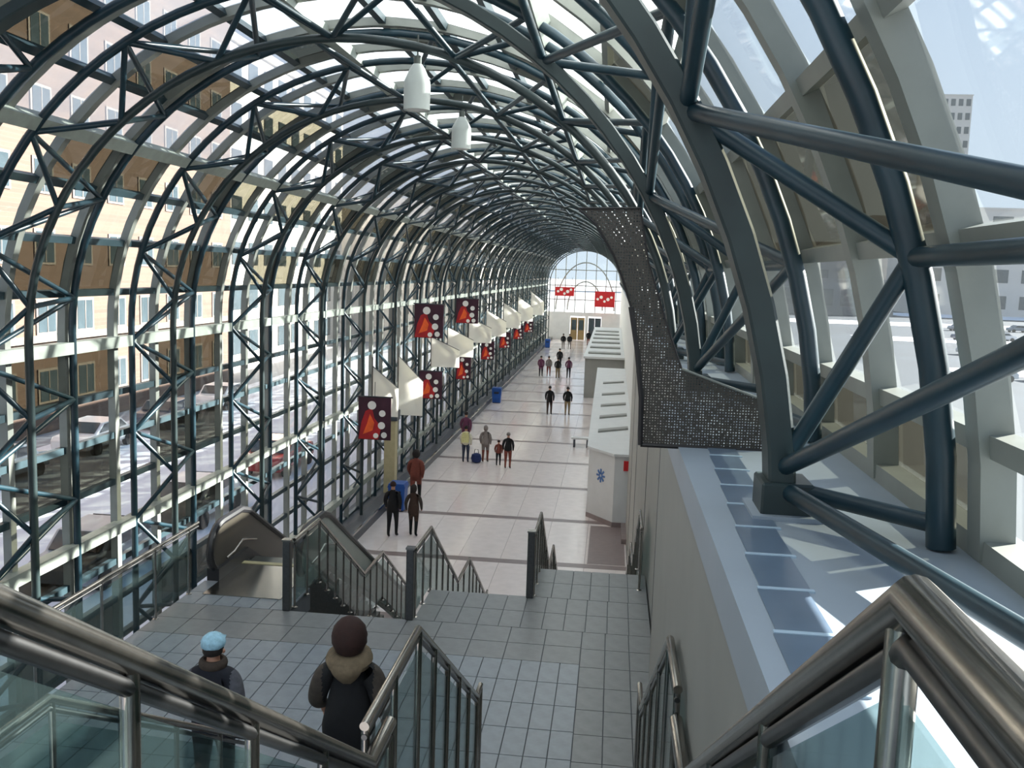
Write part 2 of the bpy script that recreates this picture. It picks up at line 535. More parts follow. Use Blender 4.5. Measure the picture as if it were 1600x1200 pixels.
TOP, MID, MAIN, LOWM = EYE - 1.5, EYE - 3.38, EYE - 5.0, EYE - 6.75
def landing(name, label, x0, x1, y0, y1, z, tx, ty, par=None, thick=0.35, shade='landing_tile'):
    root = par or thing(name, (0, 0, 0), label, None, kind='structure')
    MB().box(x0, x1, y0, y1, z - thick, z - 0.012).build('landing_slab', M['grout'], root)
    nx = max(1, round((x1 - x0) / tx)); ny = max(1, round((y1 - y0) / ty))
    wx = (x1 - x0) / nx; wy = (y1 - y0) / ny
    me = MB().box(0.006, wx - 0.006, 0.006, wy - 0.006, z - 0.012, z).mesh('tile', M[shade])
    for i in range(nx):
        for j in range(ny):
            link('tile', me, root, (x0 + i * wx, y0 + j * wy, 0))
    return root
XW = 0.46
mainl = landing('floor_landing', 'grey tiled main landing between the two stairs', -6.22, -0.22, 7.9, 11.5, MAIN, 0.25, 0.60)
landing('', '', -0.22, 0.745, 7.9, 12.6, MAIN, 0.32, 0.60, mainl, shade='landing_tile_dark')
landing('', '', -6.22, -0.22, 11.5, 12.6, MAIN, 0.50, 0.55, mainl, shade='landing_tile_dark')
landing('', '', -6.22, -2.90, 2.2, 7.9, MAIN, 0.42, 0.95, mainl)
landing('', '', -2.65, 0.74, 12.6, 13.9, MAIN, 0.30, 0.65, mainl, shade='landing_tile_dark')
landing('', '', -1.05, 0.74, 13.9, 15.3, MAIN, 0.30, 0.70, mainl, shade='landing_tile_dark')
landing('', '', -6.22, -4.50, 12.6, 13.6, MAIN, 0.30, 0.50, mainl)
topl = landing('floor_top', 'grey tiled upper floor at the head of the stairs', -1.10, 0.43, -2.0, 1.2, TOP, 0.3, 0.6)
midl = landing('floor_half_landing', 'grey tiled half landing below the first flight', -2.85, 0.43, 4.1, 4.9, MID, 0.3, 0.8)

wr = thing('wall_right', (0, 0, 0), 'grey plastered wall along the right side of the stairs', None, kind='structure')
MB().box(XW, XW + 0.25, -2.0, 7.9, 0.0, LEDGE - 0.001).build('wall_face', M['concrete_wall'], wr)
MB().box(0.76, 0.99, 7.9, 31.0, 0.0, LEDGE - 0.002).build('wall_face', M['concrete_wall'], wr)
MB().box(0.97, 1.10, 31.0, 120.0, 0.0, LEDGE - 0.002).build('wall_face', M['white_plaster'], wr)
for y in (9.5, 13.0, 17.0, 23.0, 27.0):
    MB().box(0.752, 0.765, y, y + 0.03, 0.4, LEDGE - 0.4).build('wall_joint', M['kerb'], wr)
MB().box(0.60, 1.0, 29.0, 31.0, 0.0, 0.16).build('baseboard', M['floor_band'], wr)
lg = thing('trim_1', (0, 0, 0), 'wide grey ledge under the right hand glazing', None, kind='structure')
MB().box(XW - 0.015, 1.75, -2.0, 7.9, LEDGE - 0.2, LEDGE).build('ledge_top', M['ledge_plaster'], lg)
MB().box(0.745, 1.75, 7.9, 120, LEDGE - 0.2, LEDGE).build('ledge_top', M['ledge_plaster'], lg)
MB().box(1.44, 1.56, -1.5, 119, LEDGE, LEDGE + 0.09).build('sill', M['mullion'], lg)
# ladder-shaped light pattern on the ledge, painted as blue-grey plates and pale bars
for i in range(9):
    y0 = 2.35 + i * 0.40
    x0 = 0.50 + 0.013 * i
    MB().box(x0 + 0.02, x0 + 0.19, y0 + 0.015, y0 + 0.385, LEDGE, LEDGE + 0.005).build('light_patch', M['ledge_light_blue'], lg)
    MB().box(x0 + 0.01, x0 + 0.20, y0 - 0.012, y0 + 0.012, LEDGE, LEDGE + 0.007).build('light_bar', M['pale_joint'], lg)

# ------------------------------------------------------------------ arch trusses
RY = [-0.15, 4.25, 8.7, 12.0, 16.25] + [20.6 + 4.4 * i for i in range(23)]
TH_IN = [0.085, 0.49, 0.86, 1.23, 1.60, 1.96, 2.32, 2.67, 3.02]
TH_OUT = [0.285, 0.67, 1.04, 1.41, 1.78, 2.14, 2.50, 2.85]
W_OUT = [EYE + h for h in (-1.44, -3.1, -4.75, -6.4, -8.0)]
W_IN = [EYE + h for h in (-2.27, -3.92, -5.6, -7.2)]
def n_in(k, off=0.0):
    if k < 9: return ell(TH_IN[k], off)
    return wallx(off), W_IN[k - 9]
def n_out(k, off=0.55):
    if k < 8: return ell(TH_OUT[k], off)
    return wallx(off), W_OUT[k - 8]
NI, NO = 13, 13
def p3(q, y): return (q[0], y, q[1])
mb = MB(); sweep_section(mb, section(0.0), 0, 0.12, 0.20)
me_inner = mb.mesh('inner_chord', M['inner_chord_steel'])
bevel_mesh(me_inner, 0.012, 1)
mb = MB(); sweep_section(mb, section(0.55), 0, 0.115, 0.115, True, 12)
mb2 = MB(); sweep_section(mb2, section(0.0), 0, 0.115, 0.115, True, 10)
me_inner_slim = mb2.mesh('inner_chord', M['inner_chord_steel'], smooth=True)
me_outer = mb.mesh('outer_chord', M['teal_steel'], smooth=True)
DP, DQ = -0.47, 1.95
fx, fz = ell(0.06, 0.0); ox, oz = ell(0.05, 0.55)
def truss_segments(dqp):
    segs = []
    for k in range(NI):
        for m in (k - 1, k):
            if 0 <= m < NO:
                segs.append((p3(n_in(k), 0), p3(n_out(m), DP)))
                if k <= 4: segs.append((p3(n_in(k), 0), p3(n_out(m), dqp)))
                else: segs.append((p3(n_in(k, 0.55), DQ), p3(n_out(m), DP)))
        if k > 4: segs.append((p3(n_in(k), 0), p3(n_in(k, 0.55), DQ)))
    for m in range(5): segs.append((p3(n_out(m), DP), p3(n_out(m), dqp)))
    # foot ties on the ledge
    segs += [((fx, 0, LEDGE + 0.12), (ox, DP, LEDGE + 0.10)), ((fx, 0, LEDGE + 0.12), (ox, dqp, LEDGE + 0.10))]
    return segs
STRUT_SETS = {}
def strut_meshes(dqp):
    key = round(dqp, 2)
    if key not in STRUT_SETS:
        out = []
        for a, b in truss_segments(dqp):
            mb = MB(); mb.tube(a, b, 0.039, 12)
            out.append(mb.mesh('strut', M['teal_steel'], smooth=True))
        STRUT_SETS[key] = out
    return STRUT_SETS[key]
mb = MB()
for a, b in truss_segments(-2.45): mb.tube(a, b, 0.036, 5)
me_bracing = mb.mesh('bracing', M['teal_steel'])
me_base = bevel_mesh(MB().box(fx - 0.10, fx + 0.13, -0.13, 0.13, LEDGE, LEDGE + 0.16).mesh('base_block', M['inner_chord_steel']), 0.01, 1)
me_plate = MB().box(fx - 0.14, fx + 0.17, -0.17, 0.17, LEDGE, LEDGE + 0.02).mesh('base_plate', M['ledge_plaster'])
ORD = ['behind and above the viewer', 'first in view', 'second in view', 'third in view', 'fourth in view', 'fifth in view', 'sixth in view', 'seventh in view', 'eighth in view']
FAR_ORD = ['ninth', 'tenth', 'eleventh', 'twelfth', 'thirteenth', 'fourteenth', 'fifteenth', 'sixteenth', 'seventeenth', 'eighteenth', 'nineteenth', 'twentieth', 'twenty-first', 'twenty-second', 'twenty-third', 'twenty-fourth', 'twenty-fifth', 'twenty-sixth', 'twenty-seventh', 'twenty-eighth']
for k, y in enumerate(RY):
    if y > 118: break
    if k == 0: lab = 'dark teal arch truss overhead, nearest of all to the viewer'
    elif k == 1: lab = 'dark arch truss whose wide inner chord curves down the right foreground'
    elif k < len(ORD): lab = 'dark teal triangular arch truss, ' + ORD[k] + ' from the stair head'
    else: lab = 'slender dark arch truss far down the corridor, %s one from the stair head' % FAR_ORD[k - 9]
    t = thing('arch_truss', (0, y, 0), lab, 'arch truss', 'far arch trusses' if k >= len(ORD) else 'arch trusses over the corridor')
    link('inner_chord', me_inner if k < 3 else me_inner_slim, t)
    link('outer_chord', me_outer, t, (0, DP, 0))
    link('outer_chord', me_outer, t, (0, DQ, 0))
    if k < 8:
        gap = (RY[k] - RY[k - 1]) if k else 4.4
        for me in strut_meshes(DQ - gap): link('strut', me, t)
    else:
        tag(link('bracing', me_bracing, t), kind='stuff')
    link('base_block', me_base, t)
    link('base_plate', me_plate, t)

# ------------------------------------------------------------------ stairs
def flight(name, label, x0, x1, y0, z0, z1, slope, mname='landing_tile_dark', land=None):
    """solid steps going down along +y"""
    n = max(2, round((z0 - z1) / 0.165))
    rise = (z0 - z1) / n
    run = rise / slope
    root = thing(name, ((x0 + x1) / 2, y0, z1), label, 'staircase')
    me = None
    for i in range(n - 1):
        zt = z0 - rise * (i + 1)
        o = MB().box(x0, x1, y0 + run * i, y0 + run * (i + 1), zt - 0.3, zt).build('step', M[mname], root)
        MB().box(x0 + 0.01, x1 - 0.01, y0 + run * (i + 1) - 0.05, y0 + run * (i + 1) - 0.01, zt, zt + 0.004).build('nosing', M['kerb'], o)
    yb = y0 + run * (n - 1)
    # sloping soffit and stringers
    for xa in (x0 - 0.0, x1 - 0.06):
        MB().prism([(y0, z0 - 0.02), (y0, z0 - 0.5), (yb - 0.3, z1 - 0.0), (yb + run * 0.9, z1), (yb, z1 + rise * 0.6)], 'x', xa, xa + 0.06).build('stringer', M['concrete_wall'], root)
    return root, yb
flight('staircase', 'upper flight of steps right below the viewer', -1.05, 0.45, 1.2, TOP, MID, 0.65)
flight('staircase', 'flight of steps carrying the woman in the foreground', -2.84, 0.45, 4.9, MID, MAIN, 0.60)
for (x0, x1, y0, lab, cat) in ((-4.42, -2.68, 12.6, 'left lower flight beside the escalator', 0), (-2.62, -1.08, 13.9, 'middle lower flight below the main landing', 0), (-1.02, 0.74, 15.3, 'right lower flight next to the plastered wall', 0)):
    r, yb = flight('staircase', lab + ', upper half', x0, x1, y0, MAIN, LOWM, 0.64)
    hl = thing('floor_lower_half_landing', (0, 0, 0), 'small landing within the ' + lab, None, kind='structure')
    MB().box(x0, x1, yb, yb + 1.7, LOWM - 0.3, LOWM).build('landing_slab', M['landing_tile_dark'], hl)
    flight('staircase', lab + ', lower half', x0, x1, yb + 1.7, LOWM, 0.0, 0.64)

# ------------------------------------------------------------------ railings
def railing(label, pts, drop=1.03, spacing=1.0, r=0.024, group='steel and glass railings', lower=True, skip_glass=False, end_post=True, metal='stainless', post_r=0.018, wall=False):
    """handrail through pts (x, y, z), posts below it, glass between the posts"""
    pts = [Vector(p) for p in pts]
    root = thing('stair_railing', (pts[0].x, pts[0].y, pts[0].z - drop), label, 'railing', group)
    MB().path(pts, r, 14).build('handrail', M[metal], root, smooth=True)
    if lower:
        MB().path([p - Vector((0, 0, r + 0.032)) for p in pts], r * 0.62, 12).build('lower_rail', M['dark_stainless'], root, smooth=True)
    stations = []
    for a, b in zip(pts, pts[1:]):
        L = (b - a).length
        n = max(1, round(L / spacing))
        for i in range(n): stations.append(a.lerp(b, (i + 0.04 if i == 0 else i) / n))
    stations.append(pts[-1].lerp(pts[-2], 0.03))
    for p in stations:
        o = MB().tube(p, p - Vector((0, 0, drop)), post_r, 12).build('post', M[metal], root, smooth=True)
        MB().lathe([(0.045, p.z - drop), (0.045, p.z - drop + 0.012), (0.02, p.z - drop + 0.02)], p.x, p.y, 10).build('post_foot', M[metal], o)
    for a, b in zip(stations, stations[1:]):
        if (b - a).length < 0.25: continue
        d = (b - a).normalized() * 0.035
        a2 = a + d; b2 = b - d
        h0, h1 = 0.12, drop - 0.10
        nrm = Vector((-(b - a).y, (b - a).x, 0)).normalized() * 0.005
        q = [a2 - Vector((0, 0, h0)), b2 - Vector((0, 0, h0)), b2 - Vector((0, 0, h1)), a2 - Vector((0, 0, h1))]
        vs = [v + nrm for v in q] + [v - nrm for v in q]
        mb = MB(); mb.add(vs, [(0, 1, 2, 3), (7, 6, 5, 4)] + [(i, 4 + i, 4 + (i + 1) % 4, (i + 1) % 4) for i in range(4)])
        if not wall: mb.build('glass_panel', M['rail_glass'], root)
    return root
R1Z = EYE - 0.41
railing('thick steel handrail across the bottom left foreground', [(-1.02, -1.2, R1Z), (-1.02, 1.15, R1Z), (-1.02, 3.95, R1Z - 1.86), (-1.02, 4.35, R1Z - 1.86)], r=0.033, spacing=0.85, post_r=0.022)
railing('thick steel handrail peaking in the bottom right corner', [(0.41, -1.2, R1Z), (0.41, 1.22, R1Z), (0.41, 3.95, R1Z - 1.80), (0.41, 4.5, R1Z - 1.80)], r=0.034, spacing=0.95, post_r=0.024)
railing('glass railing at the left edge of the half landing', [(-2.85, 2.9, EYE - 2.3), (-2.85, 4.35, EYE - 2.3), (-2.85, 7.2, EYE - 2.3 - 1.71)], spacing=0.75)
railing('railing in front of the woman, peaking at the image bottom', [(-1.1, 4.15, EYE - 2.2), (-1.1, 5.4, EYE - 2.2), (-1.1, 8.2, EYE - 3.95), (-1.1, 8.45, EYE - 3.95)], spacing=0.72, post_r=0.022)
railing('railing by the right wall beside the woman\'s flight', [(0.41, 4.5, EYE - 2.05), (0.41, 5.15, EYE - 2.05), (0.41, 7.9, EYE - 3.8), (0.41, 8.4, EYE - 3.8)], spacing=0.8)
ML = EYE - 3.98
railing('long glass railing along the left edge of the main landing', [(-6.18, 2.4, ML), (-6.18, 13.3, ML)], spacing=1.35)
def lowpath(x, y0):
    return [(x, y0, ML), (x, y0 + 1.15, ML), (x, y0 + 1.15 + 2.75, ML - 1.78), (x, y0 + 1.15 + 4.2, ML - 1.80), (x, y0 + 1.15 + 6.9, ML - 3.52), (x, y0 + 1.15 + 7.2, ML - 3.52)]
railing('left railing of the left lower flight, next to the escalator', lowpath(-4.46, 12.75), spacing=0.55)
railing('railing between the left and middle lower flights', lowpath(-2.65, 12.7), spacing=0.6)
railing('railing between the middle and right lower flights', lowpath(-1.03, 13.95), spacing=0.6)
railing('railing by the wall of the right lower flight', lowpath(0.62, 14.5), spacing=0.8)
# dark newel posts where the lower flights begin
for x, y, lab in ((-2.70, 12.62, 'dark newel post at the head of the left lower flight'), (-1.08, 13.86, 'dark newel post at the head of the right lower flight'), (-4.52, 12.62, 'dark newel post between escalator and left lower flight')):
    root = thing('newel_post', (x, y, MAIN), lab, 'post', 'newel posts')
    bevel_me = bevel_mesh(MB().box(x - 0.055, x + 0.055, y - 0.055, y + 0.055, MAIN, ML + 0.02).mesh('newel_shaft', M['dark_stainless'], root.location), 0.008, 1)
    link('newel_shaft', bevel_me, root)
    MB().box(x - 0.065, x + 0.065, y - 0.065, y + 0.065, ML + 0.02, ML + 0.045).build('newel_cap', M['stainless'], root)

# ------------------------------------------------------------------ escalator
esc = thing('escalator', (-5.35, 13.6, MAIN), 'escalator descending left of the stairs with black handrail loop', 'escalator')
S3 = math.tan(math.radians(30.5))
ya, yb_ = 14.7, 14.7 + MAIN / S3
def esc_profile():
    top, low = ML - 0.14, MAIN + 0.10
    pts = []
    for i in range(13):                         # rounded newel end facing the viewer
        a = PI * 1.5 - PI * i / 12
        pts.append((13.95 + 0.46 * math.cos(a), (top + low) / 2 + (top - low) / 2 * math.sin(a)))
    pts += [(ya, top), (ya + 0.3, top - 0.09), (yb_ + 0.1, top - MAIN + 0.10), (yb_ + 0.5, top - MAIN), (yb_ + 1.3, top - MAIN)]
    for i in range(1, 7):
        a = PI / 2 - PI * i / 6
        pts.append((yb_ + 1.3 + 0.4 * math.cos(a), (top + low) / 2 - MAIN + (top - low) / 2 * math.sin(a)))
    return pts
prof = esc_profile()
for x, mname, nm in ((-6.08, 'escalator_panel', 'left'), (-4.66, 'escalator_outer', 'right')):
    poly = prof + [(yb_ + 0.3, 0.15), (yb_ + 0.1, 0.15), (ya + 0.2, MAIN + 0.1), (ya, MAIN + 0.16)]
    bal = MB().prism(poly, 'x', x - 0.03, x + 0.03).build('balustrade', M[mname], esc)
    MB().path([(x, y, z) for y, z in [(14.6, MAIN + 0.12)] + prof], 0.062, 8).build('handrail', M['black_rubber'], bal, smooth=True)
    MB().path([(x + 0.035, y, z) for y, z in [(14.05, MAIN + 0.24), (14.35, MAIN + 0.26), (14.7, MAIN + 0.36), (15.3, MAIN + 0.2)]], 0.02, 6).build('skirt_trim', M['stainless'], bal, smooth=True)
    MB().prism([(13.6, MAIN), (14.8, MAIN), (yb_ + 0.6, 0.0), (yb_ + 1.9, 0.0), (yb_ + 1.9, 0.2), (yb_ + 0.3, 0.2), (14.8, MAIN + 0.2), (13.6, MAIN + 0.2)], 'x', x - 0.10, x + 0.10).build('skirt', M['black_rubber' if nm == 'left' else 'escalator_outer'], bal)
MB().box(-5.98, -4.76, 13.0, 14.5, MAIN + 0.0, MAIN + 0.012).build('floor_plate', M['stainless'], esc)
MB().box(-5.98, -4.76, 14.5, 14.62, MAIN + 0.0, MAIN + 0.02).build('comb', M['beige'], esc)
n = 17
for i in range(n):
    y = 14.7 + (yb_ - 14.7) * i / n; z = MAIN - MAIN * i / n
    MB().box(-5.96, -4.78, y, y + (yb_ - 14.7) / n, z - 0.35, z - 0.03).build('escalator_step', M['step_metal'], esc)

# ------------------------------------------------------------------ perforated screen on the ledge
ys = 5.80
scr = thing('mesh_screen', (0.5, ys, LEDGE), 'dark perforated screen standing across the ledge behind the first truss', 'screen')
outline = [(-0.24, 0.40), (0.14, 0.41), (0.20, 0.10), (0.32, -0.25), (0.44, -0.56), (0.94, -0.73), (0.97, -1.05), (0.21, -1.05), (0.20, -0.75), (0.16, -0.45), (0.11, -0.19), (0.05, -0.02), (-0.01, 0.12), (-0.13, 0.31)]
outline = [(x, EYE + z) for x, z in outline]
MB().prism(outline, 'y', ys - 0.004, ys + 0.004).build('perforated_sheet', M['perforated_sheet'], scr)
ed = outline[7:] + outline[:1]
MB().path([(x, ys - 0.01, z) for x, z in ed[:4]], 0.018, 6).build('edge_bar', M['screen_frame'], scr)
MB().path([(x, ys - 0.01, z) for x, z in ed[3:]], 0.008, 6).build('edge_bar', M['screen_frame'], scr)
MB().path([(x, ys - 0.01, z) for x, z in outline[:2]], 0.008, 6).build('edge_bar', M['screen_frame'], scr)
MB().path([(x, ys - 0.01, z) for x, z in outline[6:8]], 0.014, 6).build('bottom_bar', M['screen_frame'], scr)
MB().path([(x, ys - 0.01, z) for x, z in outline[4:6]], 0.008, 6).build('edge_bar', M['mullion'], scr)
MB().path([(x, ys - 0.01, z) for x, z in outline[1:5]], 0.006, 6).build('edge_bar', M['screen_frame'], scr)

# ------------------------------------------------------------------ pendant lamps
for x, y, z0, z1, lab in ((-2.61, 12.0, 2.01, 2.58, 'larger white cylindrical pendant lamp hanging from the arch, upper one'), (-2.74, 16.25, 2.08, 2.62, 'smaller white cylindrical pendant lamp hanging below and behind the other')):
    z0 += EYE; z1 += EYE
    lp = thing('pendant_lamp', (x, y, z0), lab, 'lamp', 'pendant lamps')
    MB().lathe([(0.168, z0), (0.170, z0 + 0.30), (0.165, z0 + 0.36), (0.10, z1 - 0.06), (0.06, z1)], x, y, 24, cap=False).build('lamp_shade', M['lamp_shade'], lp, smooth=True)
    MB().lathe([(0.16, z0 + 0.012), (0.12, z0 + 0.004), (0.05, z0)], x, y, 24).build('lens', M['banner_white'], lp, smooth=True)
    MB().lathe([(0.05, z1), (0.05, z1 + 0.1)], x, y, 12).build('lamp_cap', M['lamp_metal'], lp)
    MB().tube((x, y, z1 + 0.1), (x, y, z1 + 0.36), 0.01, 6).build('rod', M['lamp_metal'], lp)

# ------------------------------------------------------------------ banners and fabric along the left wall
def disc(mb, x, y, z, r, mi=0, n=14, t=0.012, sx=1.0):
    vs = [(x + r * sx * math.cos(2 * PI * i / n), y, z + r * math.sin(2 * PI * i / n)) for i in range(n)]
    vs += [(a, y - t, c) for a, b, c in vs]
    mb.add(vs, [tuple(range(n)), tuple(range(2 * n - 1, n - 1, -1))] + [(i, n + i, n + (i + 1) % n, (i + 1) % n) for i in range(n)], mi)
def banner(x0, x1, y, z0, z1, label, group, seed, tall=True):
    rnd = random.Random(seed)
    z0 += EYE; z1 += EYE
    b = thing('hanging_banner', ((x0 + x1) / 2, y, z0), label, 'banner', group)
    w = x1 - x0; h = z1 - z0
    zc = z0 + h * 0.02
    MB().box(x0, x1, y, y + 0.03, zc, z1).build('cloth', M['banner_dark'], b)
    MB().tube((x0 - 0.05, y + 0.015, z1 + 0.02), (x1 + 0.05, y + 0.015, z1 + 0.02), 0.025, 8).build('top_bar', M['dark_stainless'], b)
    MB().tube((x0 + w / 2, y + 0.015, z1 + 0.02), (x0 + w / 2, y + 0.015, z1 + 0.5), 0.01, 6).build('hanger', M['dark_stainless'], b)
    # printed figure: red lower left mass with orange flame, white discs
    mb = MB(); mb.prism([(x0 + 0.02, zc + 0.02), (x0 + w * 0.62, zc + 0.02), (x0 + w * 0.72, zc + h * 0.3), (x0 + w * 0.5, zc + h * 0.5), (x0 + w * 0.42, zc + h * 0.74), (x0 + w * 0.22, zc + h * 0.66), (x0 + w * 0.1, zc + h * 0.4)], 'y', y - 0.012, y)
    mb.build('print', M['banner_red'], b)
    mb = MB(); mb.prism([(x0 + w * 0.15, zc + h * 0.12), (x0 + w * 0.45, zc + h * 0.22), (x0 + w * 0.50, zc + h * 0.40), (x0 + w * 0.36, zc + h * 0.60), (x0 + w * 0.28, zc + h * 0.38)], 'y', y - 0.022, y - 0.012)
    mb.build('print', M['banner_orange'], b)
    mb = MB()
    for fx_, fz_, r in ((0.42, 0.80, 0.13), (0.74, 0.62, 0.10), (0.72, 0.34, 0.11), (0.80, 0.12, 0.09), (0.55, 0.10, 0.08)):
        disc(mb, x0 + w * fx_, y - 0.012, zc + h * fz_, w * r)
    mb.build('print', M['banner_white'], b)
    return b
banner(-7.97, -6.78, 37.0, -2.80, -1.42, 'large red and dark upper banner, nearest of the upper row', 'red banners', 1)
banner(-7.80, -6.67, 46.0, -2.66, -1.43, 'red and dark upper banner, second of the upper row', 'red banners', 2)
banner(-7.92, -6.86, 28.6, -5.50, -4.11, 'red banner hanging lowest and nearest, beside the white sails', 'red banners', 3)
banner(-7.73, -6.77, 37.0, -5.28, -4.14, 'red lower banner below the nearest upper banner', 'red banners', 4)
banner(-7.73, -6.97, 46.0, -5.50, -4.25, 'red lower banner below the second upper banner', 'red banners', 5)
for i, y in enumerate((55, 64, 73, 82)):
    banner(-7.75, -6.95, y, -5.3, -4.2, 'small red lower banner, %s beyond the two big ones' % ('first', 'second', 'third', 'fourth')[i], 'red banners', 6 + i)
def sail(x0, x1, y, z0, z1, label, group='white fabric sails'):
    z0 += EYE; z1 += EYE
    s = thing('sail_or_bloom_sheet', ((x0 + x1) / 2, y, z0), label, 'sail', group)
    nu, nv = 8, 10
    vs = []; fs = []
    for side in (0, 1):
        for j in range(nv + 1):
            v = j / nv
            for i in range(nu + 1):
                u = i / nu
                top = z1 - (z1 - z0) * 0.42 * u
                vs.append((x0 + (x1 - x0) * u, y + 0.25 * math.sin(PI * u) * math.sin(PI * v) + side * 0.01, z0 + (top - z0) * v))
        o = side * (nu + 1) * (nv + 1)
        for j in range(nv):
            for i in range(nu):
                a = o + j * (nu + 1) + i
                fs.append((a, a + 1, a + nu + 2, a + nu + 1))
    MB().add(vs, fs).build('cloth', M['sail_cloth'], s, smooth=True)
    MB().tube((x0, y, z0), (x0, y, z1 + 0.3), 0.02, 6).build('mast', M['dark_stainless'], s)
    MB().tube((x0, y, z1), (x1, y, z0 + (z1 - z0) * 0.58), 0.015, 6).build('boom', M['dark_stainless'], s)
    return s
sail(-8.0 + .05, -7.05, 30.4, -5.0, -3.3, 'white triangular fabric sail directly above the lowest red banner')
sail(-7.9, -6.95, 34.0, -5.5, -3.25, 'tall white fabric sail just beyond the lowest red banner')
for i, (y, z0, z1) in enumerate(((39.5, -4.2, -2.9), (43.5, -4.1, -2.7), (50, -3.9, -2.5), (57, -4.0, -2.4), (66, -4.0, -2.2), (76, -4.0, -2.0), (88, -4.0, -1.8))):  # white sheets added where the banner discs bloom into blobs
    sail(-7.75, -6.5, y, z0, z1, 'white sheet for banner bloom, %s of the row beyond the upper banners' % ('first', 'second', 'third', 'fourth', 'fifth', 'sixth', 'seventh')[i])

# ------------------------------------------------------------------ kiosks along the right side of the lower corridor
k1 = thing('kiosk', (0.2, 45, 0), 'pale kiosk block with slotted top on the right of the lower corridor', 'kiosk')
MB().prism([(0.30, 31.0), (0.96, 31.0), (0.96, 60), (-0.75, 60), (-0.6, 32.2)], 'z', 0.16, 2.45).build('body', M['white_plaster'], k1)
MB().prism([(0.28, 30.97), (0.96, 30.97), (0.96, 60), (-0.78, 60), (-0.63, 32.18)], 'z', 0.0, 0.16).build('plinth', M['floor_band'], k1)
MB().prism([(0.26, 30.9), (0.965, 30.9), (0.965, 60.05), (-0.82, 60.05), (-0.67, 32.15)], 'z', 2.45, 2.53).build('top', M['white_plaster'], k1)
for i, y in enumerate((35.0, 38.5, 42, 46, 51)):
    MB().prism([(-0.35, y), (0.8, y + 1.0), (0.8, y + 1.5), (-0.35, y + 0.5)], 'z', 2.53, 2.60).build('roof_slat', M['concrete_wall'], k1)
em = MB()
def face_pt(s, z, off=0.012):        # point on the oblique face
    a = Vector((0.30, 31.0)); b = Vector((-0.6, 32.2))
    n = Vector((-(b - a).y, (b - a).x)).normalized()
    if n.y > 0: n = -n
    p = a + (b - a) * s + n * off
    return (p.x, p.y, z)
for i in range(8):
    a = 2 * PI * i / 8
    c0 = (0.5, 1.62)
    q = [face_pt(c0[0] + r * math.cos(a + d) / 1.5, c0[1] + r * math.sin(a + d), o) for o in (0.0, 0.02) for r, d in ((0.06, -0.5), (0.24, -0.14), (0.24, 0.14), (0.06, 0.5))]
    em.add(q, [(0, 1, 2, 3), (7, 6, 5, 4)] + [(j, 4 + j, 4 + (j + 1) % 4, (j + 1) % 4) for j in range(4)])
em.build('star_emblem', M['blue_mark'], k1)
k2 = thing('kiosk', (-0.4, 80, 0), 'wide far kiosk with grey front and bright white roof', 'kiosk')
MB().box(-1.75, 0.96, 64, 100, 0.0, 2.75).build('body', M['concrete_wall'], k2)
MB().box(-1.85, 0.965, 63.8, 100.2, 2.75, 2.9).build('roof', M['white_plaster'], k2)
for i in range(6):
    MB().box(-1.6, 0.7, 66 + 5.2 * i, 67.2 + 5.2 * i, 2.9, 3.0).build('roof_slat', M['mullion'], k2)
sg = thing('wall_sign', (0.78, 30.85, 1.98), 'small red sign on the front of the slotted kiosk', 'sign')
MB().box(0.60, 0.94, 30.86, 30.89, 1.98, 2.32).build('plate', M['red_sign'], sg)
MB().box(0.90, 0.93, 30.855, 30.86, 2.0, 2.3).build('sign_stripe', M['banner_white'], sg)
bn = thing('bench', (-1.3, 45.5, 0), 'small pale bench beside the kiosk on the lower floor', 'bench')
MB().box(-1.75, -0.85, 45.2, 45.7, 0.40, 0.48).build('seat', M['white_plaster'], bn)
for x in (-1.65, -1.0): MB().box(x, x + 0.1, 45.25, 45.65, 0, 0.40).build('leg', M['kerb'], bn)

# ------------------------------------------------------------------ bins, column
def bin_(x, y, label):
    b = thing('recycling_bin', (x, y, 0), label, 'bin', 'blue recycling bins')
    MB().prism([(x - 0.26, 0.05), (x + 0.26, 0.05), (x + 0.30, 0.86), (x - 0.30, 0.86)], 'y', y - 0.27, y + 0.27).build('body', M['bin_blue'], b)
    bevel = MB().prism([(x - 0.32, 0.86), (x + 0.32, 0.86), (x + 0.27, 1.0), (x - 0.27, 1.0)], 'y', y - 0.30, y + 0.30).build('lid', M['bin_blue'], b)
    MB().box(x - 0.16, x + 0.16, y - 0.29, y - 0.275, 0.62, 0.74).build('slot', M['black_rubber'], b)
    MB().box(x - 0.24, x + 0.24, y - 0.24, y + 0.24, 0.0, 0.05).build('base', M['kerb'], b)
bin_(-7.25, 31.5, 'blue recycling bin behind the nearest couple')
bin_(-7.25, 59.5, 'blue recycling bin against the left kerb halfway down')
bin_(-7.25, 106, 'tiny blue recycling bin near the far end')
cl = thing('column', (-7.85, 33.0, 0.32), 'beige square column by the left glass wall', 'column')
MB().box(-8.05, -7.65, 32.6, 33.0, 0.32, 3.0).build('shaft', M['beige'], cl)
MB().box(-8.12, -7.58, 32.53, 33.07, 3.0, 3.35).build('capital', M['door_dark'], cl)

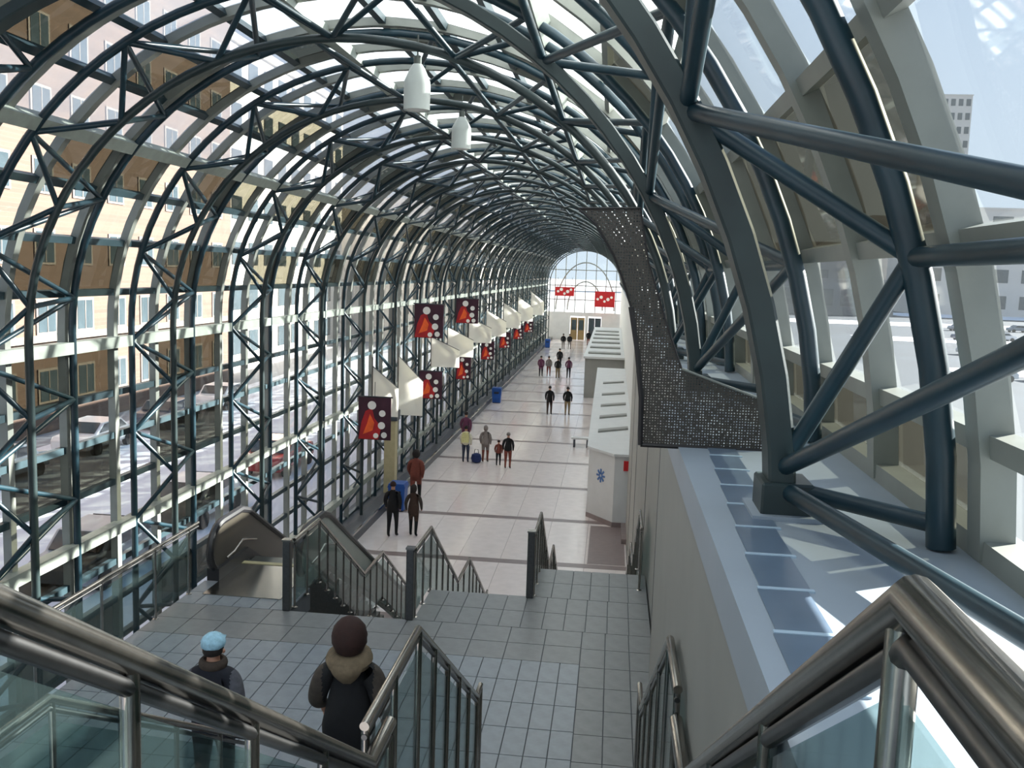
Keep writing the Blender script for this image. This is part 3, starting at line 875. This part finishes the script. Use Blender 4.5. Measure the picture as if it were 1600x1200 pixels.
# ------------------------------------------------------------------ far end of the corridor
ew = thing('wall_end', (0, 0, 0), 'bright end wall of the corridor with doors', None, kind='structure')
sec_ = [(x, z) for x, z in section(0.6) if z > 4.0]
mb = MB(); mb.prism([(sec_[0][0], 3.6)] + sec_ + [(1.2, 3.6)], 'y', 120.2, 120.24); mb.build('gable_glass', M['clear_glass'], ew)
for f in (0.45, 0.75):
    mb = MB(); mb.path([(CX + (A0 + .6) * f * math.cos(PI * i / 24), 120.12, 3.9 + (B0 + 4.0) * f * math.sin(PI * i / 24)) for i in range(25)], 0.09, 6); mb.build('arch_bar', M['mullion'], ew)
for k in range(-3, 4):
    x = CX + k * 1.3
    MB().box(x - 0.05, x + 0.05, 120.1, 120.2, 3.6, CZ + (B0 + .6) * math.sqrt(max(0, 1 - ((x - CX) / (A0 + .6)) ** 2))).build('mullion', M['mullion'], ew)
for z in (5.2, 7.0, 9.0):
    MB().box(wallx(.5), 1.2, 120.1, 120.2, z - 0.05, z + 0.05).build('transom', M['mullion'], ew)
MB().box(-8.8, 1.4, 120.2, 120.5, 3.1, 3.6).build('header', M['white_plaster'], ew)
MB().box(-8.8, -5.4, 120.2, 120.5, 0, 3.1).build('wall_face', M['white_plaster'], ew)
MB().box(-3.5, -3.1, 120.2, 120.5, 0, 3.1).build('wall_face', M['white_plaster'], ew)
MB().box(-1.4, 1.4, 120.2, 120.5, 0, 3.1).build('wall_face', M['white_plaster'], ew)
for x0, x1, mname, nm in ((-5.35, -3.55, 'door_brown', 'door_1'), (-3.05, -1.45, 'door_dark', 'door_2')):
    d = thing(nm, (x0, 120.3, 0), 'brown double door at the far end' if nm == 'door_1' else 'dark glazed doors at the far end', None, kind='structure')
    xm = (x0 + x1) / 2
    for a, b in ((x0, xm - 0.02), (xm + 0.02, x1)):
        l_ = MB().box(a, b, 120.3, 120.36, 0.02, 2.9).build('door_leaf', M[mname], d)
        MB().box(a + 0.15, b - 0.15, 120.285, 120.30, 1.3, 2.6).build('pane', M['window_dark'], l_)
        MB().tube((xm + (0.1 if a > xm - .1 else -0.1), 120.27, 1.0), (xm + (0.1 if a > xm - .1 else -0.1), 120.27, 1.4), 0.02, 6).build('handle', M['stainless'], l_)
for x0, x1, z0, z1, y, lab in ((-2.35, 0.19, -4.07, -2.12, 118.9, 'red sign board over the far right doors'), (-7.4, -5.0, -2.83, -1.7, 118.9, 'red sign board at the far left of the end wall')):
    s = thing('sign_board', ((x0 + x1) / 2, y, z0 + EYE), lab, 'sign', 'red sign boards')
    MB().box(x0, x1, y, y + 0.12, z0 + EYE, z1 + EYE).build('board', M['red_sign'], s)
    mb = MB()
    for i in range(5):
        disc(mb, x0 + (x1 - x0) * (0.15 + 0.17 * i), y, (z0 + z1) / 2 + EYE + 0.3 * math.sin(i * 2.1), 0.16 + 0.05 * (i % 2), t=0.03)
    mb.build('print', M['banner_white'], s)
    for x in (x0 + 0.3, x1 - 0.3): MB().tube((x, y + 0.06, z1 + EYE), (x, y + 0.06, z1 + EYE + 1.2), 0.03, 6).build('hanger', M['dark_stainless'], s)

# ------------------------------------------------------------------ outside: ground, buildings, cars
ASPHALT = mat('asphalt', rgb(44, 54, 64), 0.7, 0, 0.25, 0.08)
gr = MB().box(-600, 900, -200, 1500, -0.9, -0.32).build('ground', M['street'])
tag(gr, 'grey street and rail yard outside the glass', kind='structure')
MB().box(-26.0, -10.2, -10, 200, -0.32, -0.25).build('pavement', M['snow'], gr)
MB().box(6, 700, 20, 900, -0.32, -0.26).build('parking_asphalt', ASPHALT, gr)
for x0, x1, y0, y1 in ((40, 240, 150, 162), (30, 260, 205, 225), (35, 120, 96, 104), (80, 300, 270, 300)):
    MB().box(x0, x1, y0, y1, -0.32, -0.2).build('snow_strip', M['snow'], gr)
bb = thing('brick_building', (-28.5, 45, -0.3), 'tall sunlit tan brick building beyond the left glass wall', 'building')
BY0, BY1 = 4.0, 66.0
MB().box(-46, -28, BY0, BY1, -0.3, 34).build('facade', M['brick_facade'], bb)
win_me = MB().box(0, 0.06, -0.85, 0.85, 0, 1.75).mesh('window', M['window_frame'])
pane_me = MB().box(0.05, 0.08, -0.70, 0.70, 0.12, 1.62).mesh('pane', M['window_dark'])
bar_me = MB().box(0.08, 0.10, -0.03, 0.03, 0.12, 1.62).mesh('glazing_bar', M['window_frame'])
for r in range(9):
    for c in range(18):
        y = BY0 + 2.6 + c * 3.35; z = 1.2 + r * 3.45
        w = link('window', win_me, bb, (-28 - bb.location.x, y - bb.location.y, z - bb.location.z))
        link('pane', pane_me, w); link('glazing_bar', bar_me, w)
for z in (4.3, 33.2):
    MB().box(-28, -27.75, BY0, BY1, z, z + 0.35).build('cornice', M['window_frame'], bb)
def block(name, label, x0, x1, y0, y1, z1, mname, face, nw, nh, wm='window_dark'):
    b = thing(name, ((x0 + x1) / 2, (y0 + y1) / 2, -0.32), label, 'building', 'buildings outside')
    MB().box(x0, x1, y0, y1, -0.32, z1).build('walls', M[mname], b)
    MB().box(x0 - 0.3, x1 + 0.3, y0 - 0.3, y1 + 0.3, z1, z1 + 0.6).build('parapet', M[mname], b)
    for i in range(nw):
        for j in range(nh):
            zz = (z1) * (j + 0.25) / nh; zh = z1 / nh * 0.5
            if face == 'x1':
                y = y0 + (y1 - y0) * (i + 0.22) / nw; w = (y1 - y0) / nw * 0.56
                MB().box(x1, x1 + 0.08, y, y + w, zz, zz + zh).build('window', M[wm], b)
            else:
                x = x0 + (x1 - x0) * (i + 0.2) / nw; w = (x1 - x0) / nw * 0.6
                MB().box(x, x + w, y0 - 0.15, y0, zz, zz + zh).build('window', M[wm], b)
    return b
block('pale_building', 'white sunlit building further along the left side', -48, -31, 69, 104, 26, 'pale_building', 'x1', 10, 7)
block('pale_building', 'low pale building added to whiten the horizon on the far left', -40, -16, 108, 160, 16, 'pale_building', 'x1', 8, 4)  # added pale block, its sunlit face whitens the far left horizon
tw = block('office_tower', 'white tower block with a grid of windows on the right skyline', 187, 209, 600, 622, 114 + EYE, 'tower_white', 'y0', 5, 15, 'window_dark')
block('low_building', 'low pale building at the foot of the skyline, right edge', 92, 190, 300, 330, 32, 'tower_white', 'y0', 10, 4)
block('low_building', 'grey hall with a flat roof in front of the skyline', 60, 110, 340, 380, 22, 'grey_building', 'y0', 6, 3)
block('low_building', 'long grey shed across the rail yard', 30, 75, 260, 280, 9, 'grey_building', 'y0', 9, 1)
block('low_building', 'distant brown block near the tunnel axis on the right', 120, 180, 460, 490, 40, 'grey_building', 'y0', 7, 6)

def car_meshes():
    prof = [(-2.15, 0.35), (-2.2, 0.75), (-2.0, 0.92), (-1.35, 0.98), (-0.75, 1.42), (0.75, 1.45), (1.45, 1.02), (2.05, 0.95), (2.2, 0.7), (2.15, 0.35)]
    body = {}
    for cn in ('white', 'silver', 'navy', 'red', 'black'):
        mb = MB(); mb.prism(prof, 'x', -0.85, 0.85)
        body[cn] = bevel_mesh(mb.mesh('body', M['car_' + cn]), 0.06, 2)
    mb = MB()
    mb.prism([(-1.12, 1.02), (-0.70, 1.36), (0.0, 1.38), (0.0, 1.02)], 'x', -0.87, 0.87)
    mb.prism([(0.08, 1.02), (0.08, 1.38), (0.68, 1.37), (1.2, 1.04)], 'x', -0.87, 0.87)
    side = mb.mesh('side_windows', M['car_glass'])
    mb = MB()
    for s, (ya_, za_, yb2, zb2) in enumerate(((-1.33, 1.02, -0.80, 1.41), (1.42, 1.06, 0.82, 1.43))):
        d = 0.02 if s else -0.02
        mb.add([(x, y + d, z + 0.015) for x in (-0.72, 0.72) for y, z in ((ya_, za_), (yb2, zb2))] + [(x, y, z - 0.02) for x in (-0.72, 0.72) for y, z in ((ya_, za_), (yb2, zb2))], [(0, 1, 3, 2), (4, 6, 7, 5), (0, 4, 5, 1), (2, 3, 7, 6), (0, 2, 6, 4), (1, 5, 7, 3)])
    scr_ = mb.mesh('windscreens', M['car_glass'])
    mb = MB(); mb.tube((-0.11, 0, 0), (0.11, 0, 0), 0.33, 14)
    wheel = mb.mesh('wheel', M['tyre'])
    return body, side, scr_, wheel
CB, CS, CW, CWH = car_meshes()
def car(x, y, rz, cn, label, group):
    t = thing('parked_car', (x, y, -0.30), label, 'car', group)
    t.rotation_euler.z = rz
    link('body', CB[cn], t); link('side_windows', CS, t); link('windscreens', CW, t)
    for sx in (-0.82, 0.82):
        for sy in (-1.35, 1.35): link('wheel', CWH, t, (sx, sy, 0.33))
for i, (x, y, cn) in enumerate(((-23.5, 33, 'silver'), (-23.5, 40, 'white'), (-23.5, 47, 'navy'), (-23.5, 54, 'white'), (-14, 30, 'white'), (-14, 24, 'silver'), (-14, 38, 'red'))):
    car(x, y, 0, cn, '%s car parked %s outside the left glass wall' % (cn, ('by the brick building, nearest of its row', 'by the brick building, second of its row', 'by the brick building, third of its row', 'by the brick building, last of its row', 'close to the wall, second of its row', 'close to the wall, nearest of its row', 'close to the wall, last of its row')[i]), 'cars outside the left wall')
OW = ('first', 'second', 'third', 'fourth', 'fifth', 'sixth', 'seventh', 'eighth', 'ninth')
names = ('white', 'silver', 'navy', 'red', 'black', 'silver', 'white', 'silver')
for r in range(4):
    for c in range(9):
        cn = names[(c * 3 + r * 5) % 8]
        car(36 + c * 6.2 + r * 11, 92 + r * 34 + c * 1.5, PI / 2 + 0.1, cn, '%s car outside the right glazing, %s from the left in the %s parking row' % (cn, OW[c], ('nearest', 'second nearest', 'third nearest', 'farthest')[r]), 'cars in the right parking rows')

# ------------------------------------------------------------------ people
mat('skin', rgb(176, 130, 106), 0.6, 0, 0.06, 20)
def cloth(name, c):
    if name not in M: mat(name, rgb(*c), 0.85, 0, 0.2, 25, 0.3)
    return M[name]
CL = {'black': (12, 12, 15), 'navy': (12, 15, 27), 'brown': (58, 40, 30), 'grey': (120, 112, 108), 'khaki': (130, 112, 84), 'rust': (112, 56, 44), 'plum': (92, 46, 72), 'jean': (44, 52, 72), 'pale': (205, 200, 180), 'sleeve_beige': (60, 53, 46), 'sleeve_grey': (74, 75, 82), 'hair_red': (42, 20, 14), 'hair_dark': (30, 22, 18), 'cap_blue': (150, 190, 208), 'scarf': (104, 90, 70), 'hood': (58, 48, 40), 'yellow': (200, 196, 140), 'shoe': (20, 18, 18), 'bag_blue': (28, 44, 90)}
for k, v in CL.items(): cloth(k, v)
def skin_figure(joints, edges, root, sub):
    me = bpy.data.meshes.new('figure')
    bm = bmesh.new()
    sk = bm.verts.layers.skin.verify()
    vs = {}
    for nme, (p, r) in joints.items():
        v = bm.verts.new(p)
        v[sk].radius = r if isinstance(r, tuple) else (r, r)
        v[sk].use_root = (nme == root)
        vs[nme] = v
    for a, b in edges: bm.edges.new((vs[a], vs[b]))
    bm.to_mesh(me); bm.free()
    ob = bpy.data.objects.new('figure', me)
    COL.objects.link(ob)
    m1 = ob.modifiers.new('skin', 'SKIN'); m1.use_smooth_shade = True
    m2 = ob.modifiers.new('sub', 'SUBSURF'); m2.levels = sub; m2.render_levels = sub
    bpy.context.view_layer.update()
    out = bpy.data.meshes.new_from_object(ob.evaluated_get(bpy.context.evaluated_depsgraph_get()))
    bpy.data.objects.remove(ob)
    return out
def person(x, y, z, h, head, label, jacket, trousers, hair, sleeve=None, bulk=1.0, stride=0.16, phase=1, near=False, coat=0.0, armbend=0.0, hairstyle='short', extra=None, name='person'):
    """a walking figure facing local +y; head = rotation about z"""
    S = h / 1.72
    st = stride * phase
    J = {}
    J['pelvis'] = ((0, 0, 0.95), (0.155 * bulk, 0.115 * bulk))
    J['spine'] = ((0, 0, 1.14), (0.145 * bulk, 0.11 * bulk))
    J['chest'] = ((0, 0.0, 1.32), (0.165 * bulk, 0.115 * bulk))
    J['collar'] = ((0, -0.01, 1.45), (0.085, 0.075))
    J['neck'] = ((0, 0.0, 1.52), 0.054)
    J['skull'] = ((0, 0.015, 1.60), (0.074, 0.086))
    J['crown'] = ((0, 0.01, 1.672), (0.062, 0.074))
    E_ = [('pelvis', 'spine'), ('spine', 'chest'), ('chest', 'collar'), ('collar', 'neck'), ('neck', 'skull'), ('skull', 'crown')]
    if near:
        J['nose'] = ((0, 0.108, 1.585), 0.012); E_.append(('skull', 'nose'))
    if coat:
        J['hem'] = ((0, 0, 0.95 - coat), (0.16 * bulk, 0.13 * bulk)); E_.append(('pelvis', 'hem'))
    for s, sd in ((-1, 'l'), (1, 'r')):
        sw = -st * s
        J['cla' + sd] = ((0.085 * s, -0.005, 1.415), (0.075 * bulk, 0.062 * bulk))
        J['sho' + sd] = ((0.165 * s, 0, 1.365), 0.068 * bulk)
        J['arm' + sd] = ((0.212 * s, -0.015 + sw * 0.25, 1.26), 0.062 * bulk)
        J['elb' + sd] = ((0.245 * s, -0.03 + sw * 0.5 + armbend * 0.05, 1.13), 0.056 * bulk)
        J['wri' + sd] = ((0.235 * s, 0.06 + sw + armbend * 0.24, 0.92 + armbend * 0.16), 0.038)
        J['pal' + sd] = ((0.235 * s, 0.08 + sw + armbend * 0.31, 0.855 + armbend * 0.16), (0.036, 0.024))
        E_ += [('chest', 'cla' + sd), ('cla' + sd, 'sho' + sd), ('sho' + sd, 'arm' + sd), ('arm' + sd, 'elb' + sd), ('elb' + sd, 'wri' + sd), ('wri' + sd, 'pal' + sd)]
        if near:
            px, py, pz = J['pal' + sd][0]
            for f in range(4):
                dy = -0.030 + 0.020 * f
                ln = (0.058, 0.070, 0.074, 0.066)[f]
                J['k%d' % f + sd] = ((px, py + dy, pz - 0.045), 0.0095)
                J['t%d' % f + sd] = ((px - 0.018 * s, py + dy + 0.006, pz - 0.045 - ln), 0.0075)
                E_ += [('pal' + sd, 'k%d' % f + sd), ('k%d' % f + sd, 't%d' % f + sd)]
            J['th' + sd] = ((px - 0.02 * s, py + 0.048, pz - 0.01), 0.011)
            J['tt' + sd] = ((px - 0.03 * s, py + 0.062, pz - 0.055), 0.009)
            E_ += [('pal' + sd, 'th' + sd), ('th' + sd, 'tt' + sd)]
        lg_ = st * s
        J['hip' + sd] = ((0.09 * s, 0, 0.87), 0.098 * min(bulk, 1.15))
        J['kne' + sd] = ((0.10 * s, 0.03 + lg_ * 0.6, 0.49), 0.066)
        J['ank' + sd] = ((0.10 * s, -0.02 + lg_, 0.085 + (0.05 if lg_ < 0 else 0)), 0.045)
        J['toe' + sd] = ((0.11 * s, 0.14 + lg_, 0.042 + (0.0 if lg_ < 0 else 0)), (0.042, 0.036))
        E_ += [('pelvis', 'hip' + sd), ('hip' + sd, 'kne' + sd), ('kne' + sd, 'ank' + sd), ('ank' + sd, 'toe' + sd)]
    me = skin_figure(J, E_, 'pelvis', 3 if near else 1)
    me.name = 'body'
    mats_ = [M['skin'], M[jacket], M[sleeve or jacket], M[trousers], M['shoe']]
    me.materials.clear()
    for m in mats_: me.materials.append(m)
    hem = 0.86 - coat
    for p in me.polygons:
        c = p.center
        wz = 0.90 + armbend * 0.16
        if c.z > 1.50: k = 0
        elif abs(c.x) > 0.185 and c.z > 0.60: k = 0 if c.z < wz and abs(c.x) > 0.19 and c.z < 0.90 + armbend * .2 else (2)
        elif c.z > hem: k = 1
        elif c.z > 0.105: k = 3
        else: k = 4
        p.material_index = k
        p.use_smooth = True
    for v in me.vertices: v.co *= S
    zmin = min(v.co.z for v in me.vertices)
    for v in me.vertices: v.co.z -= zmin
    root = thing(name, (x, y, z), label, 'person', 'people walking in the corridor')
    root.rotation_euler.z = head
    link('body', me, root)
    dz = -zmin
    def local(mb, nm, m, smooth=True):
        ob = link(nm, mb.mesh(nm, M[m], smooth=smooth), root)
        return ob
    # hair: shell over the skull
    def shell(rx, ry, rz, cz, zcut, back, m, nm='hair'):
        mb = MB(); nu, nv = 18, 12
        vs = []; fs = []
        for j in range(nv + 1):
            b_ = PI * j / nv
            for i in range(nu):
                a = 2 * PI * i / nu
                zz = math.cos(b_)
                px_ = rx * math.sin(b_) * math.cos(a); py_ = ry * math.sin(b_) * math.sin(a) + back
                pz_ = cz + rz * zz
                lim = zcut + (0.085 if math.sin(a) > 0.35 else 0)
                if pz_ < lim: pz_ = lim; px_ *= 0.96; py_ = py_ * 0.96
                wob = 1 + 0.03 * math.sin(5 * a + 3 * j)
                vs.append((px_ * wob * S, py_ * wob * S, pz_ * S + dz))
        for j in range(nv):
            for i in range(nu):
                fs.append((j * nu + i, j * nu + (i + 1) % nu, (j + 1) * nu + (i + 1) % nu, (j + 1) * nu + i))
        mb.add(vs, fs); return local(mb, nm, m)
    if hairstyle == 'short': shell(0.094, 0.108, 0.105, 1.645, 1.60, -0.005, hair)
    elif hairstyle == 'bob': shell(0.128, 0.130, 0.150, 1.635, 1.50, -0.015, hair)
    elif hairstyle == 'long': shell(0.105, 0.118, 0.15, 1.62, 1.47, -0.015, hair)
    elif hairstyle == 'cap':
        shell(0.092, 0.104, 0.09, 1.62, 1.565, -0.005, 'hair_dark')
        cap = shell(0.108, 0.120, 0.095, 1.675, 1.635, 0.0, hair, 'cap')
        mb = MB(); mb.prism([(-0.07 * S, 0.09 * S), (0.07 * S, 0.09 * S), (0.05 * S, 0.19 * S), (-0.05 * S, 0.19 * S)], 'z', 1.665 * S + dz, 1.675 * S + dz)
        ob = local(mb, 'cap_peak', hair)
    if near:
        mb = MB()
        for s in (-1, 1):
            mb.lathe([(0.004, 1.575 * S + dz), (0.018 * S, 1.585 * S + dz), (0.020 * S, 1.605 * S + dz), (0.006, 1.62 * S + dz)], 0.088 * s * S, 0.01 * S, 8)
        local(mb, 'ears', 'skin')
        mb = MB()
        for s in (-1, 1): mb.lathe([(0.002, 1.602 * S + dz), (0.010 * S, 1.608 * S + dz), (0.002, 1.614 * S + dz)], 0.030 * s * S, 0.096 * S, 8)
        local(mb, 'eyes', 'hair_dark')
        mb = MB(); mb.box(-0.022 * S, 0.022 * S, 0.088 * S, 0.098 * S, 1.545 * S + dz, 1.552 * S + dz); local(mb, 'mouth', 'rust')
    if extra: extra(local, S, dz)
    return root
def torus_at(R, r, cz, cy, tilt, nu=20, nv=10, sx=1.0, thickz=1.0):
    vs = []; fs = []
    for i in range(nu):
        a = 2 * PI * i / nu
        for j in range(nv):
            b = 2 * PI * j / nv
            x = (R + r * math.cos(b)) * math.cos(a) * sx; y = (R + r * math.cos(b)) * math.sin(a); z = r * thickz * math.sin(b)
            z += -y * tilt * -1
            vs.append((x, y + cy, z + cz))
    for i in range(nu):
        for j in range(nv):
            fs.append((i * nv + j, ((i + 1) % nu) * nv + j, ((i + 1) % nu) * nv + (j + 1) % nv, i * nv + (j + 1) % nv))
    mb = MB(); mb.add(vs, fs); return mb
def woman_extra(local, S, dz):
    mb = torus_at(0.085, 0.058, 1.475 * S + dz, -0.015, 0.25, sx=1.15); local(mb, 'scarf', 'scarf')
    # hood hanging down the back
    vs = []; fs = []
    n, m_ = 10, 8
    for j in range(m_ + 1):
        t = j / m_
        for i in range(n + 1):
            u = i / n * 2 - 1
            w = 0.115 * math.cos(t * 1.35)
            vs.append((u * w * S, (-0.105 - 0.075 * math.sin(PI * (0.25 + t * 0.75)) * (1 - 0.5 * u * u)) * S, (1.47 - 0.15 * t) * S + dz))
    o = len(vs)
    vs += [(a, b + 0.06, c) for a, b, c in vs]
    for j in range(m_):
        for i in range(n):
            a = j * (n + 1) + i
            fs.append((a, a + 1, a + n + 2, a + n + 1)); fs.append((o + a, o + a + n + 1, o + a + n + 2, o + a + 1))
    mb = MB(); mb.add(vs, fs); local(mb, 'hood', 'scarf')
def man_extra(local, S, dz):
    mb = torus_at(0.078, 0.026, 1.485 * S + dz, 0.0, 0.12, sx=1.25, thickz=1.8); local(mb, 'upturned_collar', 'hood')
def pack_extra(m):
    def f(local, S, dz):
        mb = MB(); mb.prism([(-0.15 * S, 1.0 * S + dz), (0.15 * S, 1.0 * S + dz), (0.17 * S, 1.2 * S + dz), (0.12 * S, 1.46 * S + dz), (-0.12 * S, 1.46 * S + dz), (-0.17 * S, 1.2 * S + dz)], 'y', -0.30 * S, -0.10 * S)
        local(mb, 'backpack', m)
    return f
def stair_z(y): return MID - 0.60 * (y - 4.9) - 0.02
person(-1.70, 6.0, EYE - 4.09, 1.66, 0.1, 'woman with red-brown bob and pale scarf in dark vest, seen from behind', 'black', 'jean', 'hair_red', sleeve='sleeve_beige', bulk=1.32, stride=0.08, near=True, coat=0.06, armbend=0.5, hairstyle='bob', extra=woman_extra)
person(-3.40, 7.6, MAIN, 1.70, 0.05, 'man in pale blue cap and dark navy vest, seen from behind', 'navy', 'black', 'cap_blue', sleeve='sleeve_grey', bulk=1.45, stride=0.1, near=True, coat=0.05, armbend=0.4, hairstyle='cap', extra=man_extra)
person(-6.65, 28.2, 0, 1.80, 0, 'man in dark coat, left of the nearest couple on the lower floor', 'black', 'black', 'hair_red', bulk=1.25, coat=0.1, stride=0.1)
person(-6.02, 28.4, 0, 1.68, 0, 'woman in dark brown coat, right of the nearest couple', 'brown', 'black', 'hair_dark', sleeve='sleeve_beige', bulk=1.1, coat=0.3, stride=0.08, phase=-1, hairstyle='long')
person(-6.85, 32.6, 0, 1.95, 0, 'tall person in bulky brown coat just beyond the nearest couple', 'rust', 'black', 'hair_dark', bulk=1.45, coat=0.25, hairstyle='bob')
person(-6.22, 40.2, 0, 1.66, 0, 'person in pale yellowish jacket and dark trousers, left of the family', 'pale', 'jean', 'hair_dark', bulk=1.15, stride=0.05, extra=pack_extra('yellow'))
person(-6.75, 43.5, 0, 1.78, 0, 'person in dark plum coat behind the pale jacket', 'plum', 'black', 'hair_dark', bulk=1.2, coat=0.2)
person(-5.38, 40.5, 0, 1.66, 0, 'person in long grey coat with blue bag', 'grey', 'rust', 'grey', bulk=1.2, coat=0.25, stride=0.06, hairstyle='long')
person(-4.71, 39.9, 0, 1.15, 0, 'small child in brown jacket between two adults', 'rust', 'black', 'hair_red', bulk=1.2, stride=0.08)
person(-4.24, 39.4, 0, 1.60, 0, 'person in dark jacket holding the child, right end of the family', 'black', 'rust', 'grey', bulk=1.15, stride=0.06)
person(-3.54, 55.4, 0, 1.76, 0, 'man in black coat, left of the pair in mid corridor', 'black', 'brown', 'hair_dark', bulk=1.2, coat=0.1)
person(-2.46, 55.5, 0, 1.74, 0, 'man in black jacket and khaki trousers, right of the pair', 'black', 'khaki', 'hair_dark', bulk=1.2)
person(-5.67, 76.0, 0, 1.72, 0, 'person in plum coat, leftmost of the far group', 'plum', 'black', 'hair_dark', bulk=1.2, coat=0.2)
person(-5.05, 76.3, 0, 1.70, 0, 'person in rust coat, second of the far group', 'grey', 'rust', 'hair_dark', bulk=1.15)
person(-4.24, 75.2, 0, 1.70, 0, 'person in black jacket, third of the far group', 'black', 'khaki', 'hair_dark', bulk=1.2)
person(-3.37, 75.6, 0, 1.74, 0, 'person in purple jacket, rightmost of the far group', 'plum', 'black', 'hair_dark', bulk=1.15)
person(-4.6, 84.0, 0, 1.75, 0, 'person in black coat just behind the far group', 'black', 'black', 'hair_dark', bulk=1.25, coat=0.2)
person(-5.41, 105, 0, 1.75, 0, 'tiny figure in black, left of the farthest pair', 'black', 'grey', 'hair_dark', bulk=1.3)
person(-4.7, 105, 0, 1.75, 0, 'tiny figure in black, right of the farthest pair', 'black', 'grey', 'hair_dark', bulk=1.3)
person(-2.77, 112, 0, 1.8, 0, 'tiny figure with red trousers by the far doors', 'black', 'rust', 'hair_dark', bulk=1.3, coat=0.1)
person(-1.95, 113, 0, 1.8, 0, 'tiny dark figure by the far kiosk roof', 'black', 'black', 'hair_dark', bulk=1.3, coat=0.2)
bag = thing('duffel_bag', (-5.75, 40.3, 0), 'blue bag beside the person in the grey coat', 'bag')
mb = MB(); mb.lathe([(0.03, 0.0), (0.20, 0.04), (0.24, 0.2), (0.20, 0.38), (0.05, 0.44)], -5.75, 40.3, 12); mb.build('bag_body', M['bag_blue'], bag, smooth=True)
MB().path([(-5.85, 40.3, 0.40), (-5.82, 40.3, 0.60), (-5.68, 40.3, 0.60), (-5.65, 40.3, 0.40)], 0.015, 6).build('strap', M['black_rubber'], bag)
